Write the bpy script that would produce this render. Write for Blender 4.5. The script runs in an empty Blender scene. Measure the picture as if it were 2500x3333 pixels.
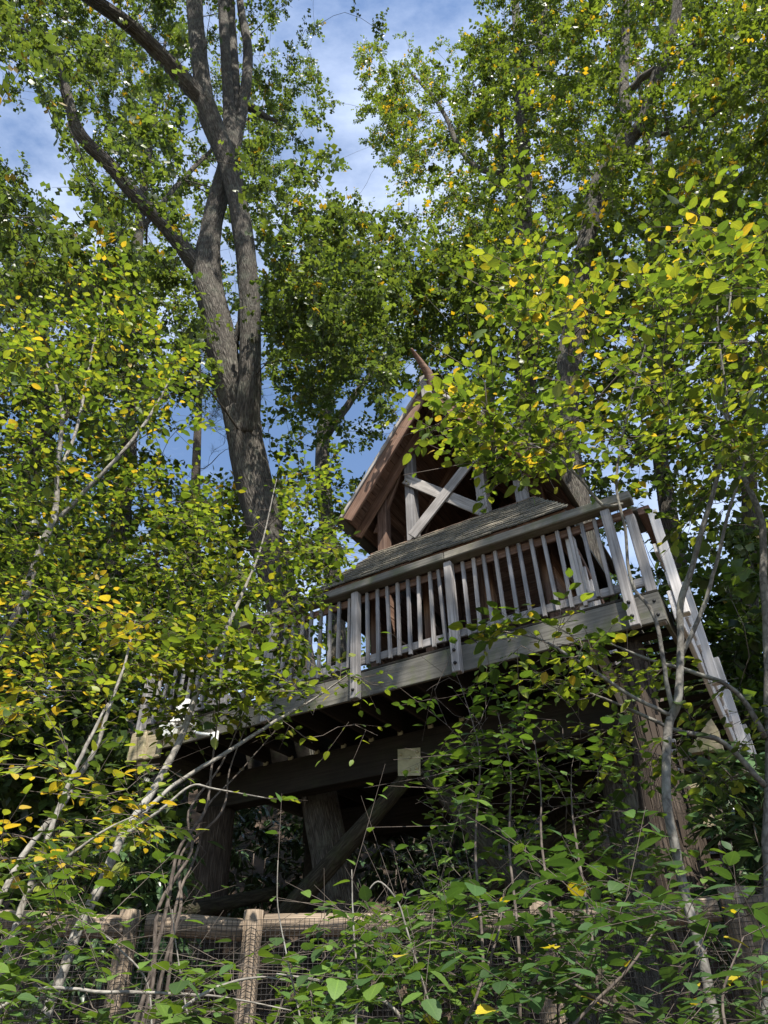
import bpy, bmesh, math, random
import numpy as np
from mathutils import Matrix, Vector

rng = np.random.default_rng(7)
random.seed(7)
SC = bpy.context.scene
COL = SC.collection

# ------------------------------------------------------------------ camera
FOC, CX, CY = 2250.0, 1250.0, 1666.5          # photograph pixels (2500 x 3333)
PITCH, ROLL = math.radians(37.55), math.radians(-1.29)
CAM = np.array([0.0, 0.0, 1.55])
_F = np.array([0, math.cos(PITCH), math.sin(PITCH)])
_U0 = np.array([0, -math.sin(PITCH), math.cos(PITCH)])
_R0 = np.array([1.0, 0, 0])
_R = math.cos(ROLL) * _R0 + math.sin(ROLL) * _U0
_U = -math.sin(ROLL) * _R0 + math.cos(ROLL) * _U0
cam = bpy.data.cameras.new('camera')
cam.sensor_fit = 'VERTICAL'
cam.sensor_height = 32.0
cam.lens = FOC / 3333.0 * 32.0
cam.clip_start = 0.05
cam.clip_end = 2000
camo = bpy.data.objects.new('camera', cam)
COL.objects.link(camo)
camo.matrix_world = Matrix(((_R[0], _U[0], -_F[0], CAM[0]), (_R[1], _U[1], -_F[1], CAM[1]),
                            (_R[2], _U[2], -_F[2], CAM[2]), (0, 0, 0, 1)))
SC.camera = camo

# ------------------------------------------------------------------ sky, sun, exposure
SUN_EL, SUN_AZ = math.radians(57), math.atan2(0.25, -0.97)     # azimuth from +Y towards +X
SUN_DIR = np.array([math.sin(SUN_AZ) * math.cos(SUN_EL), math.cos(SUN_AZ) * math.cos(SUN_EL), math.sin(SUN_EL)])
wd = bpy.data.worlds.new('World')
SC.world = wd
wd.use_nodes = True
nt = wd.node_tree
bg = nt.nodes['Background']
sky = nt.nodes.new('ShaderNodeTexSky')
sky.sky_type = 'NISHITA'
sky.sun_disc = False
sky.air_density = 1.0; sky.dust_density = 0.2; sky.ozone_density = 2.0
sky.sun_elevation = SUN_EL
sky.sun_rotation = SUN_AZ
tc = nt.nodes.new('ShaderNodeTexCoord')
mp = nt.nodes.new('ShaderNodeMapping'); mp.inputs['Scale'].default_value = (1.0, 1.6, 2.6)
nz = nt.nodes.new('ShaderNodeTexNoise'); nz.inputs['Scale'].default_value = 2.1; nz.inputs['Detail'].default_value = 9; nz.inputs['Roughness'].default_value = 0.62
cr = nt.nodes.new('ShaderNodeValToRGB'); cr.color_ramp.elements[0].position = 0.42; cr.color_ramp.elements[1].position = 0.85; cr.color_ramp.elements[1].color = (0.5, 0.5, 0.5, 1)
mx = nt.nodes.new('ShaderNodeMix'); mx.data_type = 'RGBA'; mx.inputs['B'].default_value = (9.5, 10.2, 11.4, 1)
nt.links.new(tc.outputs['Generated'], mp.inputs['Vector']); nt.links.new(mp.outputs['Vector'], nz.inputs['Vector'])
nt.links.new(nz.outputs['Fac'], cr.inputs['Fac']); nt.links.new(cr.outputs['Color'], mx.inputs['Factor'])
nt.links.new(sky.outputs['Color'], mx.inputs['A']); nt.links.new(mx.outputs['Result'], bg.inputs['Color'])
bg.inputs['Strength'].default_value = 0.10
sl = bpy.data.lights.new('sun', 'SUN')
sl.energy = 5.0
sl.angle = math.radians(0.5)
sl.color = (1.0, 0.94, 0.84)
so = bpy.data.objects.new('sun', sl)
COL.objects.link(so)
so.rotation_euler = Vector(-SUN_DIR).to_track_quat('-Z', 'Y').to_euler()
so.location = (0, -5, 30)
vs = SC.view_settings
vs.view_transform = 'Standard'; vs.look = 'None'; vs.exposure = 1.3; vs.gamma = 1.0; vs.use_curve_mapping = False
SC.cycles.max_bounces = 8
SC.cycles.transparent_max_bounces = 8
SC.cycles.transmission_bounces = 6
SC.cycles.diffuse_bounces = 4
SC.cycles.use_denoising = True

# ------------------------------------------------------------------ coordinates
def ray(x, y):
    v = _F * FOC + _R * (x - CX) + _U * (CY - y)
    return v / np.linalg.norm(v)
def atR(x, y, R):                      # point at horizontal distance R from the camera
    r = ray(x, y); return CAM + r * (R / math.hypot(r[0], r[1]))
def atD(x, y, D):                      # point at distance D
    return CAM + ray(x, y) * D
def proj(P):
    q = np.asarray(P) - CAM
    z = np.maximum(q @ _F, 1e-3)
    return np.stack([CX + FOC * (q @ _R) / z, CY - FOC * (q @ _U) / z], -1), q @ _F
def depth(p): return float((np.asarray(p) - CAM) @ _F)
AZ = math.radians(60)                  # the treehouse stands turned by 60 degrees
HU = np.array([math.sin(AZ), -math.cos(AZ), 0]); HW = np.array([math.cos(AZ), math.sin(AZ), 0])
HP = np.array([0.722, 6.46, 1.55])
def W(u, w, z): return HP + HU * u + HW * w + np.array([0, 0, z])
def ground_z(x, y):
    t = np.clip((y - 0.8) / 4.5, 0, 1); t = t * t * (3 - 2 * t)
    h = np.clip((y - 14.5) / 26, 0, 1)
    return 0.85 * t + 0.012 * np.maximum(y - 5, 0) + 17.0 * h * (2 - h) * 0.9 + 0.06 * np.sin(x * 0.9 + 1) * np.cos(y * 0.7)

# ------------------------------------------------------------------ materials
def mat(name):
    m = bpy.data.materials.new(name); m.use_nodes = True
    n = m.node_tree; return m, n, n.nodes['Principled BSDF'], n.nodes['Material Output']
def N(n, t, **kw):
    o = n.nodes.new(t)
    for k, v in kw.items():
        if k in o.inputs: o.inputs[k].default_value = v
        else: setattr(o, k, v)
    return o
def ramp(n, fac, stops):
    r = n.nodes.new('ShaderNodeValToRGB'); e = r.color_ramp.elements
    while len(e) < len(stops): e.new(0.5)
    for q, (p, c) in zip(e, stops): q.position = p; q.color = (*c, 1)
    n.links.new(fac, r.inputs['Fac']); return r.outputs['Color']
def mixc(n, fac, a, b, mode='MIX'):
    m = n.nodes.new('ShaderNodeMix'); m.data_type = 'RGBA'; m.blend_type = mode
    for s, v in (('Factor', fac), ('A', a), ('B', b)):
        if hasattr(v, 'is_linked') or hasattr(v, 'links'): n.links.new(v, m.inputs[s])
        elif s == 'Factor': m.inputs[s].default_value = v
        else: m.inputs[s].default_value = (*v, 1)
    return m.outputs['Result']
def bumpn(n, p, h, strength, dist):
    b = n.nodes.new('ShaderNodeBump'); b.inputs['Strength'].default_value = strength; b.inputs['Distance'].default_value = dist
    n.links.new(h, b.inputs['Height']); n.links.new(b.outputs['Normal'], p.inputs['Normal'])

def wood(name, dark, mid, light, moss=None, moss_amt=0.5, rough=0.85):
    """weathered board: grain runs along local X"""
    m, n, p, o = mat(name)
    t = N(n, 'ShaderNodeTexCoord'); oi = N(n, 'ShaderNodeObjectInfo')
    off = N(n, 'ShaderNodeVectorMath', operation='SCALE'); off.inputs[0].default_value = (7, 5, 3)
    n.links.new(oi.outputs['Random'], off.inputs['Scale'])
    ad = N(n, 'ShaderNodeVectorMath', operation='ADD')
    n.links.new(t.outputs['Object'], ad.inputs[0]); n.links.new(off.outputs['Vector'], ad.inputs[1])
    mp = N(n, 'ShaderNodeMapping', Scale=(1.6, 42, 42)); n.links.new(ad.outputs['Vector'], mp.inputs['Vector'])
    g = N(n, 'ShaderNodeTexNoise', Scale=1.0, Detail=7, Roughness=0.65); n.links.new(mp.outputs['Vector'], g.inputs['Vector'])
    c = ramp(n, g.outputs['Fac'], [(0.28, dark), (0.5, mid), (0.75, light)])
    b = N(n, 'ShaderNodeTexNoise', Scale=3.5, Detail=4); n.links.new(ad.outputs['Vector'], b.inputs['Vector'])
    c = mixc(n, ramp(n, b.outputs['Fac'], [(0.35, (0, 0, 0)), (0.7, (0.55,) * 3)]), c, dark)
    rv = ramp(n, oi.outputs['Random'], [(0, (0.72, 0.72, 0.74)), (1, (1.18, 1.12, 1.06))])
    c = mixc(n, 1.0, c, rv, 'MULTIPLY')
    if moss:
        ms = N(n, 'ShaderNodeTexNoise', Scale=5.0, Detail=6, Roughness=0.7); n.links.new(t.outputs['Object'], ms.inputs['Vector'])
        k = ramp(n, ms.outputs['Fac'], [(0.62 - 0.25 * moss_amt, (0, 0, 0)), (0.80 - 0.2 * moss_amt, (0.8,) * 3)])
        c = mixc(n, k, c, moss)
    n.links.new(c, p.inputs['Base Color']); p.inputs['Roughness'].default_value = rough
    p.inputs['Specular IOR Level'].default_value = 0.25
    bumpn(n, p, g.outputs['Fac'], 0.55, 0.006)
    return m
def bark(name, dark, light, su=9.0, sv=2.2, lichen=None, strength=1.0, dist=0.03):
    """bark follows the UV of the tube: U round the trunk (metres), V along it"""
    m, n, p, o = mat(name)
    uv = N(n, 'ShaderNodeUVMap', uv_map='UV')
    mp = N(n, 'ShaderNodeMapping', Scale=(su, sv, 1)); n.links.new(uv.outputs['UV'], mp.inputs['Vector'])
    wn = N(n, 'ShaderNodeTexNoise', Scale=0.8, Detail=4); n.links.new(mp.outputs['Vector'], wn.inputs['Vector'])
    dm = N(n, 'ShaderNodeVectorMath', operation='MULTIPLY_ADD'); dm.inputs[1].default_value = (0.7, 0.9, 0.7)
    n.links.new(wn.outputs['Color'], dm.inputs[0]); n.links.new(mp.outputs['Vector'], dm.inputs[2])
    v = N(n, 'ShaderNodeTexVoronoi', feature='DISTANCE_TO_EDGE', Scale=2.6); n.links.new(dm.outputs['Vector'], v.inputs['Vector'])
    nz = N(n, 'ShaderNodeTexNoise', Scale=3.5, Detail=9, Roughness=0.75); n.links.new(mp.outputs['Vector'], nz.inputs['Vector'])
    h = N(n, 'ShaderNodeMath', operation='MULTIPLY_ADD'); h.inputs[1].default_value = 1.6
    n.links.new(v.outputs['Distance'], h.inputs[0]); n.links.new(nz.outputs['Fac'], h.inputs[2])
    c = ramp(n, h.outputs['Value'], [(0.35, dark), (0.95, light)])
    if lichen:
        t = N(n, 'ShaderNodeTexCoord')
        ln = N(n, 'ShaderNodeTexNoise', Scale=4.5, Detail=6, Roughness=0.7); n.links.new(t.outputs['Object'], ln.inputs['Vector'])
        c = mixc(n, ramp(n, ln.outputs['Fac'], [(0.5, (0, 0, 0)), (0.68, (0.75,) * 3)]), c, lichen)
    n.links.new(c, p.inputs['Base Color']); p.inputs['Roughness'].default_value = 0.92
    p.inputs['Specular IOR Level'].default_value = 0.15
    bumpn(n, p, h.outputs['Value'], strength, dist)
    return m
def plain(name, col, rough=0.7, metal=0.0, var=0.3, scale=12):
    m, n, p, o = mat(name)
    t = N(n, 'ShaderNodeTexCoord'); z = N(n, 'ShaderNodeTexNoise', Scale=scale, Detail=6, Roughness=0.65)
    n.links.new(t.outputs['Object'], z.inputs['Vector'])
    c = ramp(n, z.outputs['Fac'], [(0.3, tuple(x * (1 - var) for x in col)), (0.7, tuple(min(1, x * (1 + var * 0.5)) for x in col))])
    n.links.new(c, p.inputs['Base Color']); p.inputs['Roughness'].default_value = rough; p.inputs['Metallic'].default_value = metal
    bumpn(n, p, z.outputs['Fac'], 0.2, 0.004)
    return m
def leafmat(name, trans=0.42, rough=0.5, spec=0.35, spots=0.0):
    m, n, p, o = mat(name)
    a = N(n, 'ShaderNodeAttribute', attribute_name='Col')
    c = a.outputs['Color']
    rib = ramp(n, a.outputs['Alpha'], [(0.0, (1.35, 1.3, 1.2)), (0.10, (0.98,) * 3), (1.0, (1.0, 1.0, 1.0))])
    c = mixc(n, 1.0, c, rib, 'MULTIPLY')
    t = N(n, 'ShaderNodeTexCoord')
    z = N(n, 'ShaderNodeTexNoise', Scale=26.0, Detail=3); n.links.new(t.outputs['Object'], z.inputs['Vector'])
    c = mixc(n, 1.0, c, ramp(n, z.outputs['Fac'], [(0.3, (0.8, 0.82, 0.8)), (0.7, (1.12, 1.1, 1.0))]), 'MULTIPLY')
    if spots:
        z2 = N(n, 'ShaderNodeTexNoise', Scale=60.0, Detail=2); n.links.new(t.outputs['Object'], z2.inputs['Vector'])
        c = mixc(n, ramp(n, z2.outputs['Fac'], [(0.66, (0, 0, 0)), (0.74, (spots,) * 3)]), c, (0.10, 0.05, 0.02))
    n.links.new(c, p.inputs['Base Color']); p.inputs['Roughness'].default_value = rough
    p.inputs['Specular IOR Level'].default_value = spec
    tr = N(n, 'ShaderNodeBsdfTranslucent')
    tcx = mixc(n, 1.0, c, (1.5, 1.45, 0.6), 'MULTIPLY'); n.links.new(tcx, tr.inputs['Color'])
    ms = N(n, 'ShaderNodeMixShader'); ms.inputs[0].default_value = trans
    n.links.new(p.outputs[0], ms.inputs[1]); n.links.new(tr.outputs[0], ms.inputs[2]); n.links.new(ms.outputs[0], o.inputs['Surface'])
    return m

M = dict(
    grey=wood('weathered_grey_wood', (0.12, 0.114, 0.11), (0.27, 0.262, 0.257), (0.44, 0.43, 0.425)),
    mossy=wood('mossy_grey_wood', (0.07, 0.067, 0.057), (0.15, 0.144, 0.122), (0.24, 0.23, 0.20), moss=(0.085, 0.095, 0.045), moss_amt=0.45),
    silver=wood('silver_wood', (0.36, 0.345, 0.33), (0.6, 0.58, 0.56), (0.78, 0.76, 0.74)),
    brown=wood('red_brown_wood', (0.075, 0.045, 0.032), (0.17, 0.10, 0.07), (0.33, 0.23, 0.17)),
    pale=wood('pale_new_wood', (0.14, 0.12, 0.08), (0.25, 0.22, 0.15), (0.36, 0.325, 0.23), moss=(0.13, 0.135, 0.055), moss_amt=0.5),
    shadew=wood('shade_darkened_wood', (0.012, 0.01, 0.008), (0.027, 0.023, 0.018), (0.05, 0.044, 0.034), moss=(0.022, 0.026, 0.012), moss_amt=0.4),  # shade below the deck is put into this darkened timber colour
    shingle=wood('mossy_shingle', (0.06, 0.055, 0.045), (0.135, 0.125, 0.10), (0.22, 0.20, 0.17), moss=(0.075, 0.085, 0.04), moss_amt=0.35),
    oakbark=bark('oak_bark', (0.022, 0.019, 0.016), (0.125, 0.112, 0.096), 13, 1.7, lichen=(0.135, 0.14, 0.11)),
    oakdark=bark('dark_oak_bark', (0.022, 0.018, 0.015), (0.10, 0.085, 0.07), 10, 2.6),
    cedar=bark('stringy_cedar_bark', (0.018, 0.013, 0.010), (0.11, 0.085, 0.066), 16, 1.1, strength=1.0, dist=0.04),  # brown bark, darkened further to carry the shade under the deck
    log=bark('mossy_log_bark', (0.013, 0.011, 0.008), (0.055, 0.047, 0.032), 8, 1.5, lichen=(0.045, 0.05, 0.022), strength=0.6),  # mossy bark with under-deck shade put into its low tones
    fencelog=bark('peeled_fence_log', (0.09, 0.07, 0.05), (0.26, 0.205, 0.155), 16, 0.8, strength=0.5, dist=0.012),
    palebark=bark('pale_sapling_bark', (0.085, 0.076, 0.065), (0.22, 0.205, 0.18), 14, 9, lichen=(0.28, 0.27, 0.245), strength=0.4, dist=0.006),
    greybark=bark('grey_sapling_bark', (0.055, 0.05, 0.044), (0.16, 0.15, 0.135), 14, 9, lichen=(0.20, 0.20, 0.17), strength=0.4, dist=0.006),
    twig=bark('dark_twig_bark', (0.04, 0.032, 0.028), (0.115, 0.095, 0.08), 14, 8, strength=0.3, dist=0.004),
    plate=plain('dull_galvanised_steel', (0.40, 0.38, 0.24), 0.6, 0.25, 0.25, 9),
    wire=plain('dark_wire', (0.045, 0.042, 0.04), 0.6, 0.5),
    bolt=plain('black_bolt', (0.02, 0.02, 0.02), 0.6, 0.6),
    white=plain('white_paint', (0.78, 0.77, 0.72), 0.5, 0, 0.12),
    greybox=plain('grey_plastic', (0.48, 0.49, 0.47), 0.5, 0, 0.15),
    ground=plain('leaf_litter', (0.06, 0.04, 0.026), 0.95, 0, 0.6, 3),
    leaf=leafmat('sapling_leaf', 0.46, 0.5, 0.35, 0.6),
    vleaf=leafmat('shrub_leaf', 0.36, 0.5, 0.35, 0.25),
    oakleaf=leafmat('oak_leaf', 0.48, 0.42, 0.5),
    bgleaf=leafmat('background_leaf', 0.36, 0.5, 0.35),
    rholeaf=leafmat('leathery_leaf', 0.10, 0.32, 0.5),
    needle=leafmat('pine_needle', 0.2, 0.5, 0.3),
)

# ------------------------------------------------------------------ object helpers
WM = {}
def reg(o, m, parent=None):
    COL.objects.link(o)
    WM[o.name] = m
    if parent is None: o.matrix_basis = m
    else:
        o.parent = parent
        o.matrix_basis = WM[parent.name].inverted() @ m
    return o
def thing(name, label, cat, p, group=None):
    o = bpy.data.objects.new(name, None); o.empty_display_size = 0.2
    reg(o, Matrix.Translation(Vector(p)))
    o['label'] = label; o['category'] = cat
    if group: o['group'] = group
    return o
def mesh_np(name, V, F, mats, uv=None, col=None, smooth=False, uvl=None):
    """F: (M,k) array or list of such arrays"""
    me = bpy.data.meshes.new(name)
    Fs = F if isinstance(F, list) else [F]
    Fs = [f for f in Fs if len(f)]
    loops = np.concatenate([f.reshape(-1) for f in Fs]).astype(np.int32)
    tot = np.concatenate([np.full(len(f), f.shape[1], np.int32) for f in Fs])
    st = np.concatenate([[0], np.cumsum(tot)[:-1]]).astype(np.int32)
    me.vertices.add(len(V)); me.vertices.foreach_set('co', np.asarray(V, np.float32).ravel())
    me.loops.add(len(loops)); me.loops.foreach_set('vertex_index', loops)
    me.polygons.add(len(tot)); me.polygons.foreach_set('loop_start', st)
    if uv is not None:
        l = me.uv_layers.new(name='UV'); l.data.foreach_set('uv', np.asarray(uv, np.float32)[loops].ravel())
    if uvl is not None:
        l = me.uv_layers.new(name='UV'); l.data.foreach_set('uv', np.asarray(uvl, np.float32).ravel())
    if col is not None:
        a = me.color_attributes.new('Col', 'FLOAT_COLOR', 'POINT'); a.data.foreach_set('color', np.asarray(col, np.float32).ravel())
    me.update(calc_edges=True)
    if smooth: me.polygons.foreach_set('use_smooth', np.ones(len(tot), bool))
    for m in (mats if isinstance(mats, (list, tuple)) else [mats]): me.materials.append(m)
    return me
_boxes = {}
def boxmesh(l, w, h, m, bev=0.006):
    k = (round(l, 2), round(w, 3), round(h, 3), m.name, bev)
    if k not in _boxes:
        bm = bmesh.new(); bmesh.ops.create_cube(bm, size=1.0)
        bmesh.ops.scale(bm, vec=(l, w, h), verts=bm.verts)
        if bev: bmesh.ops.bevel(bm, geom=bm.edges[:], offset=min(bev, w / 4, h / 4), segments=1, affect='EDGES')
        me = bpy.data.meshes.new('board'); bm.to_mesh(me); bm.free(); me.materials.append(m); _boxes[k] = me
    return _boxes[k]
def frame(p, q, up):
    p = np.asarray(p, float); q = np.asarray(q, float)
    x = q - p; L = np.linalg.norm(x); x /= L
    y = np.cross(up, x); y /= np.linalg.norm(y); z = np.cross(x, y); c = (p + q) / 2
    return Matrix(((x[0], y[0], z[0], c[0]), (x[1], y[1], z[1], c[1]), (x[2], y[2], z[2], c[2]), (0, 0, 0, 1))), L
def board(name, p, q, w, h, m, parent, up=(0, 0, 1), bev=0.006):
    """board from p to q; h along `up`, w across"""
    mx, L = frame(p, q, np.asarray(up, float))
    return reg(bpy.data.objects.new(name, boxmesh(L, w, h, m, bev)), mx, parent)
def poly_prism(name, pts, n, t, m, parent):
    """flat polygon pts (world) given thickness t along n"""
    pts = [np.asarray(p, float) for p in pts]; n = np.asarray(n, float); c = sum(pts) / len(pts)
    V = np.array([p - c for p in pts] + [p - c + n * t for p in pts]); k = len(pts)
    me = bpy.data.meshes.new(name)
    me.from_pydata(V.tolist(), [], [list(range(k))[::-1], list(range(k, 2 * k))] + [[i, (i + 1) % k, k + (i + 1) % k, k + i] for i in range(k)])
    bm = bmesh.new(); bm.from_mesh(me); bmesh.ops.recalc_face_normals(bm, faces=bm.faces); bm.to_mesh(me); bm.free()
    me.materials.append(m)
    return reg(bpy.data.objects.new(name, me), Matrix.Translation(Vector(c)), parent)
def smooth_path(P, n):
    """Catmull-Rom through rows of P (any columns), n samples per span"""
    P = np.asarray(P, float)
    if len(P) < 3: 
        t = np.linspace(0, 1, n + 1)[:, None]; return P[0] * (1 - t) + P[1] * t
    Q = np.vstack([2 * P[0] - P[1], P, 2 * P[-1] - P[-2]]); out = []
    for i in range(1, len(Q) - 2):
        t = np.linspace(0, 1, n, endpoint=False)[:, None]
        a, b, c, d = Q[i - 1], Q[i], Q[i + 1], Q[i + 2]
        out.append(0.5 * ((2 * b) + (-a + c) * t + (2 * a - 5 * b + 4 * c - d) * t ** 2 + (-a + 3 * b - 3 * c + d) * t ** 3))
    out.append(P[-1:]); return np.vstack(out)
def _ar(g, n, k):
    x = g.normal(0, 1, (n, k)); y = np.empty((n, k)); y[0] = x[0]
    for i in range(1, n): y[i] = 0.86 * y[i - 1] + 0.51 * x[i]
    return 0.5 * y
def tube(P, r, k=8, rough=0.0, cap=True, seed=0):
    P = np.asarray(P, float); r = np.asarray(r, float); n = len(P)
    T = np.gradient(P, axis=0); T /= np.linalg.norm(T, axis=1)[:, None] + 1e-9
    a = np.array([1.0, 0, 0]) if abs(T[0, 0]) < 0.8 else np.array([0, 1.0, 0])
    A = np.zeros_like(P)
    for i in range(n):
        a = a - T[i] * (a @ T[i]); a /= np.linalg.norm(a) + 1e-9; A[i] = a
    B = np.cross(T, A)
    th = np.arange(k) * 2 * math.pi / k
    rr = r[:, None] * np.ones(k)
    s = np.concatenate([[0], np.cumsum(np.linalg.norm(np.diff(P, axis=0), axis=1))])
    if rough:
        g = np.random.default_rng(seed)
        ph = g.uniform(0, 6.28, 6)
        rr = rr * (1 + rough * (0.45 * np.sin(3 * th + ph[0] + s[:, None] * 1.1) + 0.35 * np.sin(5 * th + ph[1] - s[:, None] * 1.7) + 0.3 * np.sin(2 * th + ph[2] + s[:, None] * 3.1) + _ar(g, n, k)))
    V = P[:, None] + rr[:, :, None] * (np.cos(th)[None, :, None] * A[:, None] + np.sin(th)[None, :, None] * B[:, None])
    i = np.arange(n - 1)[:, None] * k; j = np.arange(k)[None]; j2 = (j + 1) % k
    F = np.stack([i + j, i + j2, i + k + j2, i + k + j], -1).reshape(-1, 4)
    c = 2 * math.pi * r.mean()
    uu = np.stack([np.broadcast_to(j / k * c, (n - 1, k)), np.broadcast_to((j + 1) / k * c, (n - 1, k)), np.broadcast_to((j + 1) / k * c, (n - 1, k)), np.broadcast_to(j / k * c, (n - 1, k))], -1)
    vv = np.stack([np.broadcast_to(s[:-1, None], (n - 1, k)), np.broadcast_to(s[:-1, None], (n - 1, k)), np.broadcast_to(s[1:, None], (n - 1, k)), np.broadcast_to(s[1:, None], (n - 1, k))], -1)
    UV = np.stack([uu, vv], -1).reshape(-1, 2)
    V = V.reshape(-1, 3)
    return V, F, UV, k, n
def tubes_mesh(name, items, m, k=6, rough=0.0, org=None, caps=True):
    Vs, Fs, Us, o = [], [], [], 0
    Cs = []
    for idx, (P, r) in enumerate(items):
        V, F, U, kk, n = tube(P, r, k, rough, seed=idx)
        Vs.append(V); Fs.append(F + o); Us.append(U)
        if caps: Cs.append(np.array([[o + (n - 1) * kk + q for q in range(kk)], [o + q for q in range(kk)][::-1]]))
        o += len(V)
    V = np.vstack(Vs); F = np.vstack(Fs); U = np.vstack(Us)
    if org is not None: V = V - org
    FL = [F]
    if caps:
        C = np.vstack(Cs); FL.append(C); U = np.vstack([U, np.tile(np.array([[0.01, 0.01]]), (C.size, 1))])
    return mesh_np(name, V, FL, m, uvl=U, smooth=True)
def tube_obj(name, items, m, parent, k=8, rough=0.0, caps=True):
    org = np.array(WM[parent.name].translation) if parent else np.asarray(items[0][0][0], float)
    me = tubes_mesh(name, items, m, k, rough, org, caps)
    return reg(bpy.data.objects.new(name, me), Matrix.Translation(Vector(org)), parent)
def path_px(pts, n=4):
    """pts: (x, y, R, width_px) -> smooth world path and radii"""
    P = np.array([atR(x, y, R) for x, y, R, w in pts]); r = np.array([w * depth(p) / FOC / 2 for p, (_, _, _, w) in zip(P, pts)])
    Q = smooth_path(np.column_stack([P, r]), n); return Q[:, :3], np.maximum(Q[:, 3], 0.0015)
def to_ground(P, r, flare=1.25):
    """prolong the lower end of a stem to the ground"""
    d = P[0] - P[min(2, len(P) - 1)]; d /= np.linalg.norm(d)
    d = d * 0.5 + np.array([0, 0, -0.5]); d /= np.linalg.norm(d)
    out, rr, p, q = [], [], P[0].copy(), r[0]
    for i in range(60):
        p = p + d * 0.2; q *= 1.012; out.append(p.copy()); rr.append(q)
        if p[2] < ground_z(p[0], p[1]) - 0.1: break
    rr[-1] *= flare
    return np.vstack([np.array(out[::-1]), P]), np.concatenate([rr[::-1], r])

# ------------------------------------------------------------------ ground
xs = np.concatenate([np.linspace(-160, -14, 24), np.linspace(-12, 12, 60), np.linspace(14, 160, 24)])
ys = np.concatenate([np.linspace(-120, -9, 20), np.linspace(-8, 16, 60), np.linspace(18, 220, 26)])
X, Y = np.meshgrid(xs, ys)
Z = ground_z(X, Y) + rng.normal(0, 0.02, X.shape) * (np.abs(X) < 14)
i, j = np.meshgrid(np.arange(len(ys) - 1), np.arange(len(xs) - 1), indexing='ij'); nx = len(xs)
Fg = np.stack([i * nx + j, i * nx + j + 1, (i + 1) * nx + j + 1, (i + 1) * nx + j], -1).reshape(-1, 4)
g = bpy.data.objects.new('ground', mesh_np('ground', np.stack([X, Y, Z], -1).reshape(-1, 3), Fg, M['ground'], smooth=True))
reg(g, Matrix.Identity(4)); g['kind'] = 'structure'; g['label'] = 'wooded bank covered with brown leaf litter'


# ------------------------------------------------------------------ treehouse
def pw(x, y, w):                       # pixel -> point on the plane w of the treehouse
    r = ray(x, y); t = ((HP - CAM) @ HW + w) / (r @ HW); return CAM + r * t
UP = np.array([0, 0, 1.0])
# deck platform
deck = thing('deck_platform', 'raised grey timber deck on thick beams under the treehouse cabin', 'deck', W(-1.3, 2.5, 2.9))
DU0, DU1, DW1 = -4.60, 2.02, 6.4
for a, b in ((DU0, -1.21), (-1.206, DU1)): board('rim_joist', W(a, 0.02, 3.07 + rng.normal(0, 0.003)), W(b, 0.02, 3.07), 0.04, 0.285, M['mossy'], deck)
board('rim_joist', W(DU1 - 0.02, 0.045, 3.07), W(DU1 - 0.02, 0.60, 3.07), 0.04, 0.28, M['mossy'], deck)
board('rim_joist', W(1.17, 0.60, 3.07), W(1.17, DW1, 3.07), 0.04, 0.28, M['mossy'], deck)
board('rim_joist', W(DU0 + 0.02, 0.045, 3.07), W(DU0 + 0.02, DW1, 3.07), 0.04, 0.28, M['mossy'], deck)
u = DU0 + 0.42
while u < DU1 - 0.2:
    board('joist', W(u, 0.045, 3.06), W(u, DW1 if u < 1.1 else 0.60, 3.06), 0.04, 0.25, M['shadew'], deck)
    board('joist_hanger', W(u - 0.03, 1.16, 2.925), W(u + 0.03, 1.16, 2.925), 0.03, 0.05, M['plate'], deck, bev=0)
    u += 0.405
w = 0.0
while w < DW1 - 0.1:
    ue = DU1 if w < 0.5 else 1.15
    if 1.1 < w < 2.6:
        board('deck_board', W(DU0, w + 0.07, 3.228), W(-3.75, w + 0.07, 3.228), 0.136, 0.03, M['shadew'], deck)
        board('deck_board', W(-2.45, w + 0.07, 3.228), W(ue, w + 0.07, 3.228), 0.136, 0.03, M['shadew'], deck)
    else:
        board('deck_board', W(DU0, w + 0.07, 3.228), W(ue, w + 0.07, 3.228), 0.136, 0.03, M['shadew'], deck)
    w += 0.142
for bw in (1.21, 1.34): board('main_beam', W(-4.5, bw, 2.70), W(1.2, bw, 2.70), 0.12, 0.42, M['shadew'], deck)
for bw in (3.6, 3.73): board('rear_beam', W(-4.5, bw, 2.72), W(1.15, bw, 2.72), 0.12, 0.40, M['shadew'], deck)
gp = poly_prism('gusset_plate', [pw(1296, 2440, 1.138), pw(1369, 2434, 1.138), pw(1370, 2525, 1.138), pw(1297, 2526, 1.138)], -HW, 0.012, M['plate'], deck)
def bolt(p, n, parent, r=0.022, m='bolt', name='bolt'):
    p = np.asarray(p, float); tube_pts = np.array([p - n * 0.012, p, p + n * 0.014, p + n * 0.022])
    me = tubes_mesh(name, [(tube_pts, np.array([r, r, r, r * 0.55]))], M[m], 7, 0, p)
    return reg(bpy.data.objects.new(name, me), Matrix.Translation(Vector(p)), parent)
for x, y in ((1309, 2512), (1333, 2506), (1356, 2500), (1305, 2456), (1334, 2466), (1358, 2447)): bolt(pw(x, y, 1.124), -HW, gp, 0.02, 'plate')
board('beam_end_block', W(-4.46, -0.13, 2.96), W(-4.20, -0.13, 2.96), 0.10, 0.36, M['pale'], deck, bev=0.012)
board('beam_end_block', W(-4.20, -0.10, 2.93), W(-3.97, -0.10, 2.93), 0.05, 0.30, M['pale'], deck, bev=0.012)

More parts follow.
